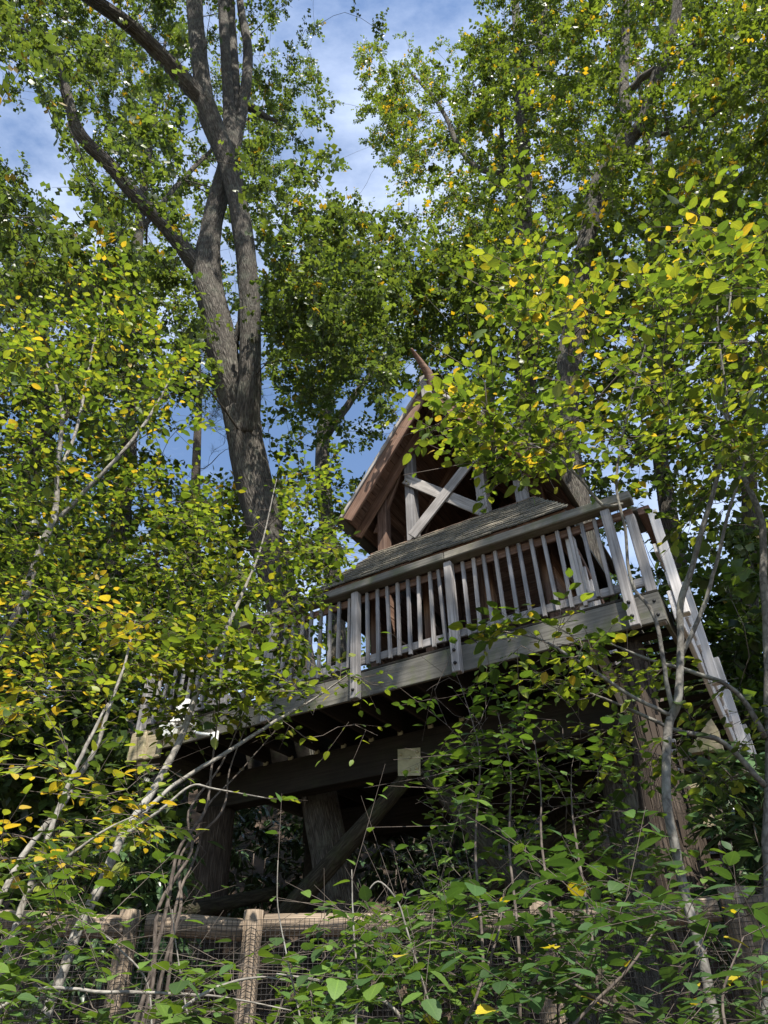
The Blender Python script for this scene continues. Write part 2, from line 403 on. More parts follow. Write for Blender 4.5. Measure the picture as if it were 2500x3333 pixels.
# bark-covered posts and log braces that carry the deck
def log_post(name, label, pts, rad, m, k=16, rough=0.06, cat='post', group='bark covered posts under the deck'):
    P = smooth_path(np.column_stack([pts, rad]), 7)
    t = thing(name, label, cat, P[0, :3], group)
    tube_obj('log', [(P[:, :3], P[:, 3])], m, t, k, rough)
    return t
def gz(u, w): p = W(u, w, 0); return float(ground_z(p[0], p[1])) - 1.55 - 0.1
lp = log_post('support_post', 'thick bark covered cedar post under the far end of the deck beam', [W(-4.22, 1.28, gz(-4.2, 1.28)), W(-4.21, 1.27, 1.0), W(-4.2, 1.27, 2.49)], [0.27, 0.235, 0.21], M['cedar'])
rp = log_post('support_post', 'wide shaggy cedar trunk post with ragged top beside the grey sapling', [W(1.5, 0.42, gz(1.5, 0.42)), W(1.52, 0.4, 0.5), W(1.55, 0.36, 1.5), W(1.58, 0.34, 2.28), W(1.62, 0.33, 2.92)], [0.33, 0.27, 0.19, 0.125, 0.11], M['cedar'], 18, 0.09)
for i in range(46):                    # peeling strips of bark
    a = rng.uniform(-2.9, -0.2); z = rng.uniform(-0.2, 2.4); f = np.interp(z, [-0.5, 0.5, 1.5, 2.28, 2.9], [0.31, 0.27, 0.19, 0.125, 0.11])
    d = np.array([math.cos(a), math.sin(a), 0]); c = W(np.interp(z, [0.4, 2.9], [1.52, 1.62]), np.interp(z, [0.4, 2.9], [0.4, 0.33]), z)
    L = rng.uniform(0.2, 0.55); p = c + d * (f * 1.0); q = c + d * (f * 0.93 + rng.uniform(0.0, 0.05)) + UP * L
    board('bark_strip', p, q, rng.uniform(0.02, 0.05), 0.008, M['cedar'], rp, up=d, bev=0)
log_post('support_post', 'slim dark post holding the rear beam, seen below the deck', [W(-4.35, 3.66, gz(-4.3, 3.6)), W(-4.35, 3.66, 2.52)], [0.17, 0.15], M['shadew'])
log_post('support_post', 'dark post at the shadowed back corner below the deck', [W(0.9, 3.66, gz(0.9, 3.6)), W(0.9, 3.66, 2.52)], [0.18, 0.15], M['shadew'])
log_post('log_brace', 'mossy log brace slanting from the metal plate down towards the far cedar post', [W(-1.24, 1.22, 2.47), W(-2.95, 1.24, 1.20), W(-4.02, 1.26, 0.42)], [0.085, 0.12, 0.135], M['log'], 14, 0.04, 'brace', 'log braces under the deck')
log_post('log_brace', 'mossy log brace slanting from the metal plate down to the shrub side', [W(-1.08, 1.22, 2.45), W(0.1, 1.0, 1.0), W(1.0, 0.72, -0.1)], [0.085, 0.12, 0.14], M['log'], 14, 0.04, 'brace', 'log braces under the deck')
log_post('log_brace', 'second dark log brace behind, deep under the deck', [W(0.4, 3.6, 2.5), W(-1.2, 3.0, 1.5), W(-2.4, 2.7, 0.6)], [0.09, 0.11, 0.12], M['log'], 12, 0.04, 'brace', 'log braces under the deck')
log_post('fallen_log', 'dark slanting log lying behind the far cedar post', [atR(430, 3010, 8.6), atR(640, 2960, 9.4), atR(900, 2905, 10.2)], [0.09, 0.085, 0.08], M['log'], 12, 0.05, 'log', 'logs lying under the deck')

# railing
rail = thing('deck_railing', 'weathered grey wooden railing with square balusters along the deck edge', 'railing', W(-1.3, 0, 3.25))
POSTS = [-4.47, -2.42, -1.21, 0.0, 1.76]
def rail_post(u, w=-0.047, z0=2.90, z1=4.20, m='grey'):
    po = board('rail_post', W(u, w, z0), W(u, w, z1), 0.092, 0.092, M[m], rail, up=HW, bev=0.008)
    for z in (2.99, 3.13): bolt(W(u + 0.0, w - 0.047, z), -HW, po, 0.018)
    return po
for u in POSTS: rail_post(u)
po = rail_post(1.965, 0.06, 2.92, 4.12)
for a, b, dz in ((-4.60, -2.42, 0.004), (-2.416, -0.02, -0.003), (-0.016, 2.04, 0.002)): board('cap_rail', W(a, -0.055, 4.255 + dz), W(b, -0.057, 4.255 - dz), 0.15, 0.10, M['mossy'], rail, bev=0.01)
board('sub_rail', W(-4.56, 0.045, 4.15), W(2.0, 0.045, 4.15), 0.038, 0.09, M['brown'], rail)
board('bottom_rail', W(-4.56, 0.045, 3.365), W(2.0, 0.045, 3.365), 0.038, 0.09, M['grey'], rail)
for a, b in zip(POSTS[:-1], POSTS[1:]):
    n = int(round((b - a) / 0.135))
    for k in range(1, n):
        u = a + (b - a) * k / n + rng.normal(0, 0.004)
        board('baluster', W(u + rng.normal(0, 0.006), 0.006 , 3.29 + rng.normal(0, 0.012)), W(u + rng.normal(0, 0.008), 0.006, 4.195), 0.038, 0.038, M['grey'], rail, up=HW, bev=0.004)
# rail round the end of the deck
board('cap_rail', W(1.98, 0.06, 4.2), W(1.98, 0.5, 4.2), 0.13, 0.05, M['mossy'], rail)

# ramp going down along the end of the deck
st = thing('wooden_ramp', 'sunlit silver wooden ramp with railing descending behind the deck corner', 'ramp', W(1.65, 2.6, 1.5))
def rp_(u, w, up=0.0): return W(u, w, 3.10 - 0.40 * max(0.0, w - 0.55) + up)
def runs(name, u, up, t, h, m):
    board(name, rp_(u, 0.10, up), rp_(u, 0.55, up), t, h, M[m], st, up=UP)
    board(name, rp_(u, 0.552, up), rp_(u, 4.6, up), t, h, M[m], st, up=UP)
for u in (2.10, 1.25):
    runs('side_beam', u, 0.0, 0.045, 0.29, 'silver')
    runs('toe_board', u + 0.03, 0.27, 0.035, 0.14, 'silver')
    runs('hand_rail', u, 1.08, 0.12, 0.09, 'brown')
    runs('middle_rail', u, 0.62, 0.035, 0.10, 'silver')
    for w in (0.12, 1.2, 2.3, 3.4, 4.4): board('ramp_post', rp_(u + 0.075, w, -0.12), rp_(u + 0.075, w, 1.03), 0.09, 0.09, M['silver'], st, up=HW)
    for k in range(24):
        w = 0.30 + k * 0.18
        board('baluster', rp_(u + 0.042, w, 0.15), rp_(u + 0.042, w, 1.03), 0.038, 0.038, M['silver'], st, up=HW, bev=0.004)
for k in range(26):
    w = 0.62 + k * 0.152; board('ramp_board', rp_(1.28, w, 0.16), rp_(2.07, w, 0.16), 0.151, 0.03, M['shadew'], st)
poly_prism('gusset_board', [pw(2313, 2335, 1.0), pw(2234, 2453, 1.0), pw(2352, 2436, 1.0), pw(2335, 2370, 1.0)], HW, 0.09, M['pale'], st)
board('brace_board', pw(2165, 2490, .7), pw(2225, 2600, .7), 0.04, 0.15, M['pale'], st, up=HU)
board('brace_board', pw(2240, 2550, .75), pw(2330, 2690, .75), 0.04, 0.16, M['pale'], st, up=HU)

# cabin
cab = thing('treehouse_cabin', 'brown gabled treehouse cabin with open crossbraced upper storey and mossy shingle skirt roof', 'treehouse', W(-0.43, 2.4, 3.25))
UC = -0.43
# shingled skirt roof
E0, E1 = 0.24, 1.12                    # eave and top line (w)
ZE, ZT = 4.60, 5.59
UL0, UR0, UL1, UR1 = UC - 1.62, UC + 1.75, UC - 1.13, UC + 1.15
def sk(u, s, off=0.0):                 # point on the front slope: s 0 eave .. 1 top
    n = -HW * (ZT - ZE) + UP * (E1 - E0); n = n / np.linalg.norm(n)
    return W(u, E0 + (E1 - E0) * s, ZE + (ZT - ZE) * s) + n * off
nsl = -HW * (ZT - ZE) + UP * (E1 - E0); nsl = nsl / np.linalg.norm(nsl)
skr = poly_prism('skirt_roof', [sk(UL0, 0), sk(UR0, 0), sk(UR1, 1), sk(UL1, 1)], -nsl, 0.05, M['brown'], cab)
for sgn, u0, u1 in ((-1, UL0, UL1), (1, UR0, UR1)):
    poly_prism('skirt_roof', [W(u0, E0, ZE), W(u0, 4.4, ZE), W(u1, 3.9, ZT), W(u1, E1, ZT)], -UP, 0.05, M['shingle'], cab)
sv = sk(0, 1) - sk(0, 0); SLn = np.linalg.norm(sv); sv = sv / SLn
NC = 12
for c in range(NC):
    s0 = c / NC; ul = UL0 + (UL1 - UL0) * s0 - 0.02; ur = UR0 + (UR1 - UR0) * s0 + 0.02
    u = ul
    while u < ur - 0.03:
        wd_ = min(rng.choice([0.12, 0.16, 0.2]), ur - u)
        if wd_ < 0.02: break
        ln = 0.17
        base = sk(u + wd_ / 2, s0 + rng.normal(0, 0.006), 0.026 + rng.normal(0, 0.002)) - sv * 0.02
        tip = base + sv * ln - nsl * 0.02
        mx_, L = frame(base, tip, nsl)
        o = bpy.data.objects.new('shingle', boxmesh(0.17, 0.158, 0.022, M['shingle'], 0.003))
        mx_ = mx_ @ Matrix.Diagonal((1, (wd_ - 0.004) / 0.158, rng.uniform(0.75, 1.25), 1))
        reg(o, mx_, skr)
        u += wd_
board('eave_board', W(UL0, E0 + 0.035, ZE - 0.06), W(UR0, E0 + 0.035, ZE - 0.06), 0.035, 0.10, M['brown'], cab)
# lower storey
for u in (UC - 1.2, UC - 0.4, UC + 0.45, UC + 1.2): board('wall_post', W(u, 1.1, 3.25), W(u, 1.1, 5.5), 0.11, 0.11, M['brown'], cab, up=HW)
board('wall_plate', W(UC - 1.25, 1.1, 5.5), W(UC + 1.25, 1.1, 5.5), 0.12, 0.12, M['brown'], cab)
for k in range(12):
    z = 3.34 + k * 0.19
    board('wall_board', W(UC - 1.25, 3.8, z), W(UC + 1.25, 3.8, z), 0.03, 0.186, M['brown'], cab)
    for u in (UC - 1.25, UC + 1.25): board('wall_board', W(u, 1.2, z), W(u, 3.78, z), 0.03, 0.186, M['brown'], cab)
# upper storey: posts, cross braces
WF = 1.15
for u, zt in ((-1.50, 6.62), (-1.02, 7.25), (0.08, 7.2), (0.62, 6.6)):
    board('upper_post', W(u, WF, 5.56), W(u, WF, zt), 0.15, 0.15, M['grey' if u != -1.5 else 'brown'], cab, up=HW, bev=0.008)
    board('upper_post', W(u, 3.6, 5.4), W(u, 3.6, zt), 0.125, 0.125, M['brown'], cab, up=HW, bev=0.008)
def xb(a, b, w):
    o = board('cross_brace', a, b, 0.035, 0.165, M['grey'], cab, up=np.cross(b - a, HW), bev=0.006)
    return o
x1 = xb(W(-1.06, WF - 0.098, 6.68), W(0.10, WF - 0.098, 5.60), 0)
xb(W(0.06, WF - 0.136, 6.55), W(-0.98, WF - 0.136, 5.58), 0)
for q in ((-1.03, 6.62), (-1.0, 6.55)): bolt(W(q[0], WF - 0.118, q[1]), -HW, x1, 0.014, 'plate')
for k in range(7): 
    z = 5.5 + k * 0.19
    board('wall_board', W(UC - 1.15, 3.75, z), W(UC + 1.15, 3.75, z), 0.03, 0.186, M['brown'], cab)
    if z < 6.4: board('wall_board', W(UC - 1.14, 1.9, z), W(UC - 1.14, 3.7, z), 0.03, 0.186, M['brown'], cab)
    if z < 6.4: board('wall_board', W(UC + 1.14, 1.9, z), W(UC + 1.14, 3.7, z), 0.03, 0.186, M['brown'], cab)
poly_prism('gable_wall', [W(UC - 1.15, 3.78, 6.75), W(UC + 1.15, 3.78, 6.75), W(UC, 3.78, 7.95)], HW, 0.03, M['brown'], cab)
# gable roof
RZ, EZ, RU = 8.02, 6.02, 1.46
for s in (-1, 1):
    d = HU * (s * RU) - UP * (RZ - EZ); L = np.linalg.norm(d); d = d / L
    nr = HU * (s * (RZ - EZ)) + UP * RU; nr = nr / np.linalg.norm(nr)
    k = 0
    rf = board('roof_board', W(UC, 0.66, RZ) + d * 0.07, W(UC, 4.3, RZ) + d * 0.07, 0.14, 0.025, M['brown'], cab, up=nr)
    while 0.07 + 0.145 * (k + 1) < L:
        k += 1
        board('roof_board', W(UC, 0.66, RZ) + d * (0.07 + 0.145 * k), W(UC, 4.3, RZ) + d * (0.07 + 0.145 * k), 0.14, 0.025, M['brown'], cab, up=nr)
    c = 0
    while c * 0.19 < L:
        board('shingle_course', W(UC, 0.60, RZ) + d * (L - c * 0.19) + nr * 0.035, W(UC, 4.35, RZ) + d * (L - c * 0.19) + nr * 0.035, 0.25, 0.022, M['shingle'], cab, up=nr + d * -0.06)
        c += 1
    a = W(UC, 0.61, RZ - 0.02) - d * 0.02; b = a + d * (L + 0.02)
    board('barge_board', a - nr * 0.10, b - nr * 0.10, 0.045, 0.24, M['brown'], cab, up=nr)
    board('barge_trim', a - nr * 0.015 - HW * 0.035, b - nr * 0.015 - HW * 0.035, 0.03, 0.05, M['grey'], cab, up=nr)
    for wv in (1.0, 2.1, 3.2):
        p0 = W(UC, wv, RZ - 0.14); board('rafter', p0 + d * 0.02, p0 + d * (L * 0.99), 0.06, 0.15, M['brown'], cab, up=nr)
        q0 = W(UC + s * 1.2, wv + 0.14, 6.15); board('knee_brace', q0 - UP * 0.2, q0 + UP * 0.75 - HU * (s * 0.42), 0.05, 0.09, M['brown'], cab, up=nr)
board('ridge_beam', W(UC, 0.55, RZ - 0.15), W(UC, 4.3, RZ - 0.15), 0.09, 0.2, M['brown'], cab)
board('king_block', W(UC + 0.07, 0.55, 7.62), W(UC + 0.05, 0.55, 8.08), 0.16, 0.07, M['grey'], cab, up=HW)
hp = [(pw(1411, 1268, 0.58), 0.075), (pw(1397, 1222, 0.50), 0.07), (pw(1378, 1192, 0.40), 0.055), (pw(1356, 1160, 0.28), 0.04), (pw(1338, 1134, 0.16), 0.018)]
hs = smooth_path(np.array([[*p, r] for p, r in hp]), 5)
tube_obj('horn_finial', [(hs[:, :3], hs[:, 3])], M['brown'], cab, 8, 0.05)

# lamp and junction box on the deck edge
fl = thing('flood_light', 'small white flood light with bent conduit on the far deck rim', 'light fixture', W(-3.55, -0.1, 3.1))
poly_prism('lamp_hood', [W(-3.68, -0.20, 3.10), W(-3.42, -0.20, 3.06), W(-3.42, -0.20, 3.32), W(-3.56, -0.20, 3.36)], -HW, 0.10, M['white'], fl)
board('lamp_face', W(-3.66, -0.17, 3.06), W(-3.42, -0.17, 3.06), 0.10, 0.05, M['white'], fl)
cpt = smooth_path(np.array([W(-3.46, -0.16, 3.06), W(-3.44, -0.1, 2.98), W(-3.3, -0.05, 2.94), W(-3.2, -0.04, 2.92)]), 5)
tube_obj('conduit', [(cpt, np.full(len(cpt), 0.018))], M['white'], fl, 7)
board('wall_bracket', W(-3.24, -0.02, 2.90), W(-3.14, -0.02, 2.90), 0.03, 0.12, M['white'], fl)
jb = thing('junction_box', 'small pale grey electrical box between the flood light and deck corner', 'electrical box', W(-3.85, -0.1, 3.05))
board('housing', W(-3.97, -0.14, 3.06), W(-3.74, -0.14, 3.06), 0.10, 0.17, M['greybox'], jb, bev=0.012)
board('cover', W(-3.96, -0.198, 3.06), W(-3.75, -0.198, 3.06), 0.012, 0.15, M['greybox'], jb, bev=0.005)

# ------------------------------------------------------------------ fence
fence = thing('log_fence', 'low log fence with dark wire mesh in front of the treehouse', 'fence', atR(1250, 3333, 4.5))
FX = [(-700, 4.75), (440, 4.55), (828, 4.5), (1760, 4.45), (2395, 4.4), (3200, 4.5)]
FPos = []
for k, (x, R) in enumerate(FX):
    p = atR(x, 3005, R); p[2] = CAM[2] + 0.52; FPos.append(p)
FPos = np.array(FPos)
for k, p in enumerate(FPos):
    b = p.copy(); b[2] = ground_z(b[0], b[1]) - 0.15
    lean = np.array([rng.normal(0, 0.02), 0, 0]); r0 = [0.07, 0.055, 0.055, 0.06, 0.075, 0.07][k]
    top = p + UP * 0.085 + lean
    P = smooth_path(np.array([b, (b + top) / 2 + np.array([rng.normal(0, 0.01), 0, 0]), top]), 5)
    tube_obj('fence_post', [(P, np.linspace(r0 * 1.1, r0, len(P)))], M['fencelog'], fence, 12, 0.04)
for k in range(len(FPos) - 1):
    a, b = FPos[k], FPos[k + 1]
    d = (b - a) / np.linalg.norm(b - a); a2 = a + d * 0.06; b2 = b - d * 0.06
    P = np.array([a2 + (b2 - a2) * t + UP * (0.012 * math.sin(3 * t + k)) for t in np.linspace(0, 1, 9)])
    tube_obj('top_rail', [(P, np.full(9, 0.058))], M['fencelog'], fence, 12, 0.05)
    a3 = a2.copy(); b3 = b2.copy(); a3[2] -= 0.85; b3[2] -= 0.85
    tube_obj('lower_rail', [(np.array([a3, b3]), np.array([0.05, 0.05]))], M['fencelog'], fence, 10, 0)
# mesh wire, stapled to the near side of posts and rails
Vw, Fw, o = [], [], 0
def strip(p, q, r):
    global o
    d = (q - p) / np.linalg.norm(q - p); a = np.cross(d, UP if abs(d[2]) < 0.9 else np.array([1.0, 0, 0])); a /= np.linalg.norm(a); b = np.cross(d, a)
    for c in (p, q):
        for ang in (0, 2.094, 4.189): Vw.append(c + r * (math.cos(ang) * a + math.sin(ang) * b))
    for m_ in range(3): Fw.append([o + m_, o + (m_ + 1) % 3, o + 3 + (m_ + 1) % 3, o + 3 + m_])
    o += 6
for k in range(len(FPos) - 1):
    a, b = FPos[k].copy(), FPos[k + 1].copy(); a[1] -= 0.075; b[1] -= 0.075
    L = np.linalg.norm(b - a); n = int(L / 0.026)
    for q in range(n):
        t = q / n; p = a + (b - a) * t + np.array([0, 0.006 * math.sin(q * 0.7), 0.0]); strip(p - UP * 1.0, p + UP * 0.03, 0.0016)
    for q in range(40):
        z = 0.03 - q * 0.026; strip(a + UP * z, b + UP * z, 0.0016)
Vw = np.array(Vw); org = np.array(WM[fence.name].translation)
wm = reg(bpy.data.objects.new('wire_mesh', mesh_np('wire_mesh', Vw - org, np.array(Fw), M['wire'])), Matrix.Translation(Vector(org)), fence)
wm['kind'] = 'stuff'

# ------------------------------------------------------------------ leaf shapes: x along the leaf 0..1, y across, z up
def tpl_oval(n, width, droop=0.12, fold=0.18, serr=0.0, sharp=0.8, x0=0.0, wave=0.0):
    V, A = [], []
    for i in range(n + 1):
        x = i / n; V.append((x0 + x * (1 - x0), 0, -droop * x * x)); A.append(0)
    pr = [width / 2 * math.sin(math.pi * (i / n) ** sharp) ** 0.75 for i in range(n + 1)]
    L, R = {}, {}
    for s, D in ((1, L), (-1, R)):
        for i in range(1, n):
            x = i / n; y = pr[i] * (1 + (serr if i % 2 else -serr))
            D[i] = len(V); V.append((x0 + (x + (serr * 0.25 if i % 2 else 0)) * (1 - x0), s * y, -droop * x * x + fold * y + wave * math.sin(5 * x + s))); A.append(1)
    T = []
    for s, D in ((1, L), (-1, R)):
        q = [[0, 1, D[1]]]
        for i in range(1, n - 1): q += [[i, i + 1, D[i + 1]], [i, D[i + 1], D[i]]]
        q += [[n - 1, n, D[n - 1]]]
        T += q if s > 0 else [t[::-1] for t in q]
    return np.array(V), np.array(T), np.array(A, float)
def tpl_star(out, c=(0.5, 0), bend=0.12):
    O = [(x, y) for x, y in out] + [(x, -y) for x, y in out[::-1] if y != 0]
    V = [(c[0], 0, 0.03)] + [(x, y, -bend * (x - 0.3) ** 2 - 0.25 * abs(y) * abs(y)) for x, y in O]; k = len(O)
    T = [[0, 1 + i, 1 + (i + 1) % k] for i in range(k)]
    return np.array(V), np.array(T)[:, ::-1], np.array([0] + [1] * k, float)
T_OVAL = tpl_oval(4, 0.62); T_OVAL_HI = [tpl_oval(7, w_, d_, f_, 0.02, s_, wave=wv_) for w_, d_, f_, s_, wv_ in ((0.62, 0.10, 0.15, 0.8, 0.01), (0.70, 0.2, 0.22, 0.85, 0.02), (0.55, 0.05, 0.3, 0.75, 0.015))]
T_VIB = tpl_oval(4, 0.72, 0.16, 0.14, 0.0, 0.72); T_VIB_HI = [tpl_oval(10, w_, d_, f_, 0.05, 0.72, wave=0.012) for w_, d_, f_ in ((0.74, 0.14, 0.12), (0.66, 0.22, 0.18), (0.8, 0.1, 0.1))]
T_RHO = tpl_oval(4, 0.30, 0.28, 0.2); T_RHO_HI = [tpl_oval(6, 0.30, d_, 0.2, 0, 0.85) for d_ in (0.2, 0.35)]
T_OAK = tpl_star([(0, 0), (0.26, 0.44), (0.44, 0.065), (0.80, 0.40), (1.05, 0)], bend=0.3)
T_OAKFAR = tpl_star([(0, 0), (0.36, 0.44), (1, 0)], c=(0.40, 0), bend=0.3)
T_OAKHI = tpl_star([(0, 0), (0.16, 0.04), (0.22, 0.30), (0.36, 0.09), (0.50, 0.44), (0.60, 0.12), (0.80, 0.33), (0.80, 0.09), (1, 0)])
T_SIMPLE = (np.array([(0, 0, 0), (0.5, 0.3, 0.02), (0.5, -0.3, 0.02), (1, 0, -0.1)]), np.array([[0, 2, 1], [1, 2, 3]]), np.array([0, 1, 1, 0.0]))
T_NEEDLE = (np.array([(0, 0.012, 0), (0, -0.012, 0), (1, 0, -0.06)]), np.array([[0, 1, 2]]), np.array([1.0, 1, 1]))

NY = {}
def pal(greens, yellows=(), wy=0.0, n=12, seed=1):
    g = np.random.default_rng(seed); out = []
    for i in range(n):
        src = yellows if (len(yellows) and i >= n - int(round(wy * n))) else greens
        a = np.array(src[g.integers(len(src))]) * g.uniform(0.75, 1.25); out.append(np.clip(a, 0, 0.9))
    out = np.array(out); NY[out.tobytes()] = (int(round(wy * n)) if len(yellows) else 0); return out
GR = [(0.115, 0.172, 0.03), (0.085, 0.135, 0.026), (0.15, 0.20, 0.034), (0.05, 0.085, 0.022), (0.04, 0.07, 0.02), (0.175, 0.205, 0.034)]
YE = [(0.34, 0.29, 0.03), (0.42, 0.33, 0.045), (0.38, 0.27, 0.04), (0.27, 0.27, 0.03), (0.24, 0.23, 0.03)]
P_WITCH = pal(GR, YE, 0.085, 24, 2)
P_GREEN = pal(GR, YE, 0.045, 24, 3)
P_YELLOW = pal(GR, YE, 0.20, 20, 4)
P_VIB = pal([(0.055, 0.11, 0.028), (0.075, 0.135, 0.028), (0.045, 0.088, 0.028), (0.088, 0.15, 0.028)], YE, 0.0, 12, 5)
P_VIB_SHADE = pal([(0.04, 0.085, 0.028), (0.05, 0.10, 0.03), (0.035, 0.075, 0.025)], [(0.40, 0.33, 0.03)], 0.02, 40, 6)  # shrub greens with the bottom right shade put into the colour
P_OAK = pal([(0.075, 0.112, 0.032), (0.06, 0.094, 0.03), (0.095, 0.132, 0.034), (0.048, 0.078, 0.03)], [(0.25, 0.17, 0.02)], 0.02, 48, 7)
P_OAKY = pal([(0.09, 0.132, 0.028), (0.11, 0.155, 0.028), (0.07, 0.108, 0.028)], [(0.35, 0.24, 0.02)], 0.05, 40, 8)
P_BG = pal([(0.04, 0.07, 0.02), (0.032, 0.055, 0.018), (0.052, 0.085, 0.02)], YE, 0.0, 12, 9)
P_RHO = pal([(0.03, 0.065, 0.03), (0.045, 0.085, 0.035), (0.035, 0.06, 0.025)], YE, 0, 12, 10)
P_PINE = pal([(0.04, 0.085, 0.04), (0.055, 0.10, 0.045)], YE, 0, 8, 11)
SPECIES = {'witch': (T_OVAL, T_OVAL_HI, M['leaf']), 'vib': (T_VIB, T_VIB_HI, M['vleaf']), 'rho': (T_RHO, T_RHO_HI, M['rholeaf']),
           'oak': (T_OAK, None, M['oakleaf']), 'oakhi': (T_OAKHI, None, M['oakleaf']), 'oakfar': (T_OAKFAR, None, M['oakleaf']), 'simple': (T_SIMPLE, None, M['bgleaf']), 'needle': (T_NEEDLE, None, M['needle'])}

def unit(v): return v / (np.linalg.norm(v, axis=-1, keepdims=True) + 1e-9)
def in_poly(x, y, poly):
    poly = np.asarray(poly, float); r = np.zeros(np.shape(x), bool); n = len(poly)
    for i in range(n):
        x0, y0 = poly[i]; x1, y1 = poly[(i + 1) % n]
        if y0 == y1: continue
        c = ((y0 > y) != (y1 > y)) & (x < (x1 - x0) * (y - y0) / (y1 - y0) + x0); r ^= c
    return r
GAPS = [  # where the sky opens between the crowns
    [(1040, 60), (1180, 20), (1270, -40), (1330, -40), (1340, 40), (1250, 90), (1180, 130), (1150, 250), (1165, 340), (1160, 420), (1210, 520), (1290, 590), (1370, 630), (1390, 720), (1290, 660), (1150, 680), (1075, 650), (1040, 590), (1120, 550), (1150, 470), (1120, 330), (1085, 250), (1020, 200)],
    [(1380, 60), (1470, 10), (1660, 10), (1660, 60), (1560, 90), (1450, 150), (1400, 240), (1370, 190)],
    [(-50, 300), (90, 330), (230, 480), (270, 640), (215, 800), (170, 760), (180, 650), (-50, 480)],
    [(1085, 1290), (1180, 1310), (1270, 1290), (1200, 1400), (1120, 1400)],
    [(520, 1300), (640, 1330), (700, 1500), (600, 1560), (520, 1450)],
]
CLEAR = [  # things the photograph shows unhidden, with their distance: nothing grows in front of them
    ([(1300, 1360), (1340, 1400), (1330, 1480), (1540, 1560), (1560, 1660), (1640, 1650), (1900, 1690), (1890, 1800), (1560, 1980), (1530, 2210), (1180, 2290), (1180, 2000), (1040, 1960), (1150, 1830), (1110, 1690)], 9.6),
    ([(600, 300), (700, 280), (850, 800), (870, 1250), (760, 1330), (640, 900), (590, 880), (230, 430), (260, 410), (600, 800)], 30),
    ([(690, 300), (640, 310), (560, 250), (240, -20), (330, -30), (510, 110), (610, 190), (600, -20), (680, -20)], 29),
    ([(735, 560), (700, 480), (730, 200), (705, -10), (800, -10), (830, 160), (800, 440)], 30),
    ([(745, 1250), (875, 1250), (905, 1500), (910, 1760), (810, 1760), (770, 1400)], 8.7),
    ([(410, 2930), (1000, 2930), (1000, 3100), (900, 3110), (900, 3333), (780, 3333), (760, 3130), (420, 3100)], 4.4),
    ([(540, 2440), (1400, 2330), (1420, 2900), (1000, 2960), (620, 2960)], 9),
]
def keep(T, p_gap=0.97, clear=True):
    uv, z = proj(T); ok = np.ones(len(T), bool); d = np.linalg.norm(T - CAM, axis=1)
    front = z > 0.3
    for g in GAPS: ok &= ~(in_poly(uv[:, 0], uv[:, 1], g) & (rng.random(len(T)) < p_gap) & front)
    if clear:
        for g, D in CLEAR: ok &= ~(in_poly(uv[:, 0], uv[:, 1], g) & (d < D) & (rng.random(len(T)) < 0.93) & front)
    return T[ok]
def sample(poly, n, D0, D1, blob=0.0, nb=0, flat=0.7, p_gap=0.97, clear=True, hor=False, halo=0.0, cap=36.0):
    """n points in a pixel polygon between two distances, clumped round nb centres"""
    poly = np.asarray(poly, float); lo, hi = poly.min(0), poly.max(0)
    def uni(k):
        X = np.empty((0, 2))
        while len(X) < k:
            q = rng.uniform(lo, hi, (k * 3, 2)); X = np.vstack([X, q[in_poly(q[:, 0], q[:, 1], poly)]])
        X = X[:k]; D = rng.uniform(D0, D1, k)
        if halo:
            h = rng.random(k) < halo; c = poly.mean(0); X[h] = c + (X[h] - c) * rng.uniform(1.0, 1.35, (h.sum(), 1)) + rng.normal(0, 60, (h.sum(), 2))
        v = unit(_F * FOC + _R * (X[:, :1] - CX) + _U * (CY - X[:, 1:]))
        if hor: D = np.minimum(D / np.maximum(np.hypot(v[:, 0], v[:, 1]), 0.15), cap - rng.uniform(0, 6, k))
        return CAM + v * D[:, None]
    if blob:
        C = keep(uni(nb), p_gap, clear); T = C[rng.integers(len(C), size=n)] + rng.normal(0, 1, (n, 3)) * blob * np.array([1, 1, flat])
    else: T = uni(n)
    T = keep(T, p_gap, clear)
    return T[T[:, 2] > ground_z(T[:, 0], T[:, 1]) + 0.1]

def colonize(stems, T, rt, kr, seg=0.2, up_pen=0.7, wig=0.10, arch=0.06, maxpts=9):
    cap = sum(len(p) for p, r in stems) * 3 + len(T) * maxpts + 10
    NP = np.zeros((cap, 3)); NR = np.zeros(cap); m = 0
    for p, r in stems:
        for i in range(len(p)):
            NP[m] = p[i]; NR[m] = r[i]; m += 1
            if i + 1 < len(p):
                for t in (0.33, 0.66): NP[m] = p[i] * (1 - t) + p[i + 1] * t; NR[m] = r[i]; m += 1
    d0 = np.array([np.min(np.linalg.norm(NP[:m] - t, axis=1)) for t in T]) if len(T) else np.zeros(0)
    out, dirs, ends = [], [], []
    for i in np.argsort(d0):
        t = T[i]; dv = t - NP[:m]; di = np.linalg.norm(dv, axis=1)
        c = di + up_pen * np.maximum(0, -dv[:, 2]) ; b = int(np.argmin(c)); L = di[b]
        n = int(np.clip(L / seg + 2, 3, maxpts)); s = np.linspace(0, 1, n)[:, None]
        pr = rng.normal(0, 1, 3) * wig * L; pr[2] *= 0.5
        P = NP[b] + dv[b] * s + np.sin(s * math.pi) * (pr + np.array([0, 0, arch * L])) + np.sin(s * 2 * math.pi) * rng.normal(0, 0.04, 3) * L
        r0 = min(NR[b] * 0.8, rt + kr * L); r = np.linspace(max(r0, rt), rt, n)
        out.append((P, r)); dirs.append(P[-1] - P[-2]); ends.append(P[-1])
        NP[m:m + n - 1] = P[1:]; NR[m:m + n - 1] = r[1:]; m += n - 1
    return out, unit(np.array(dirs).reshape(-1, 3)), np.array(ends).reshape(-1, 3)

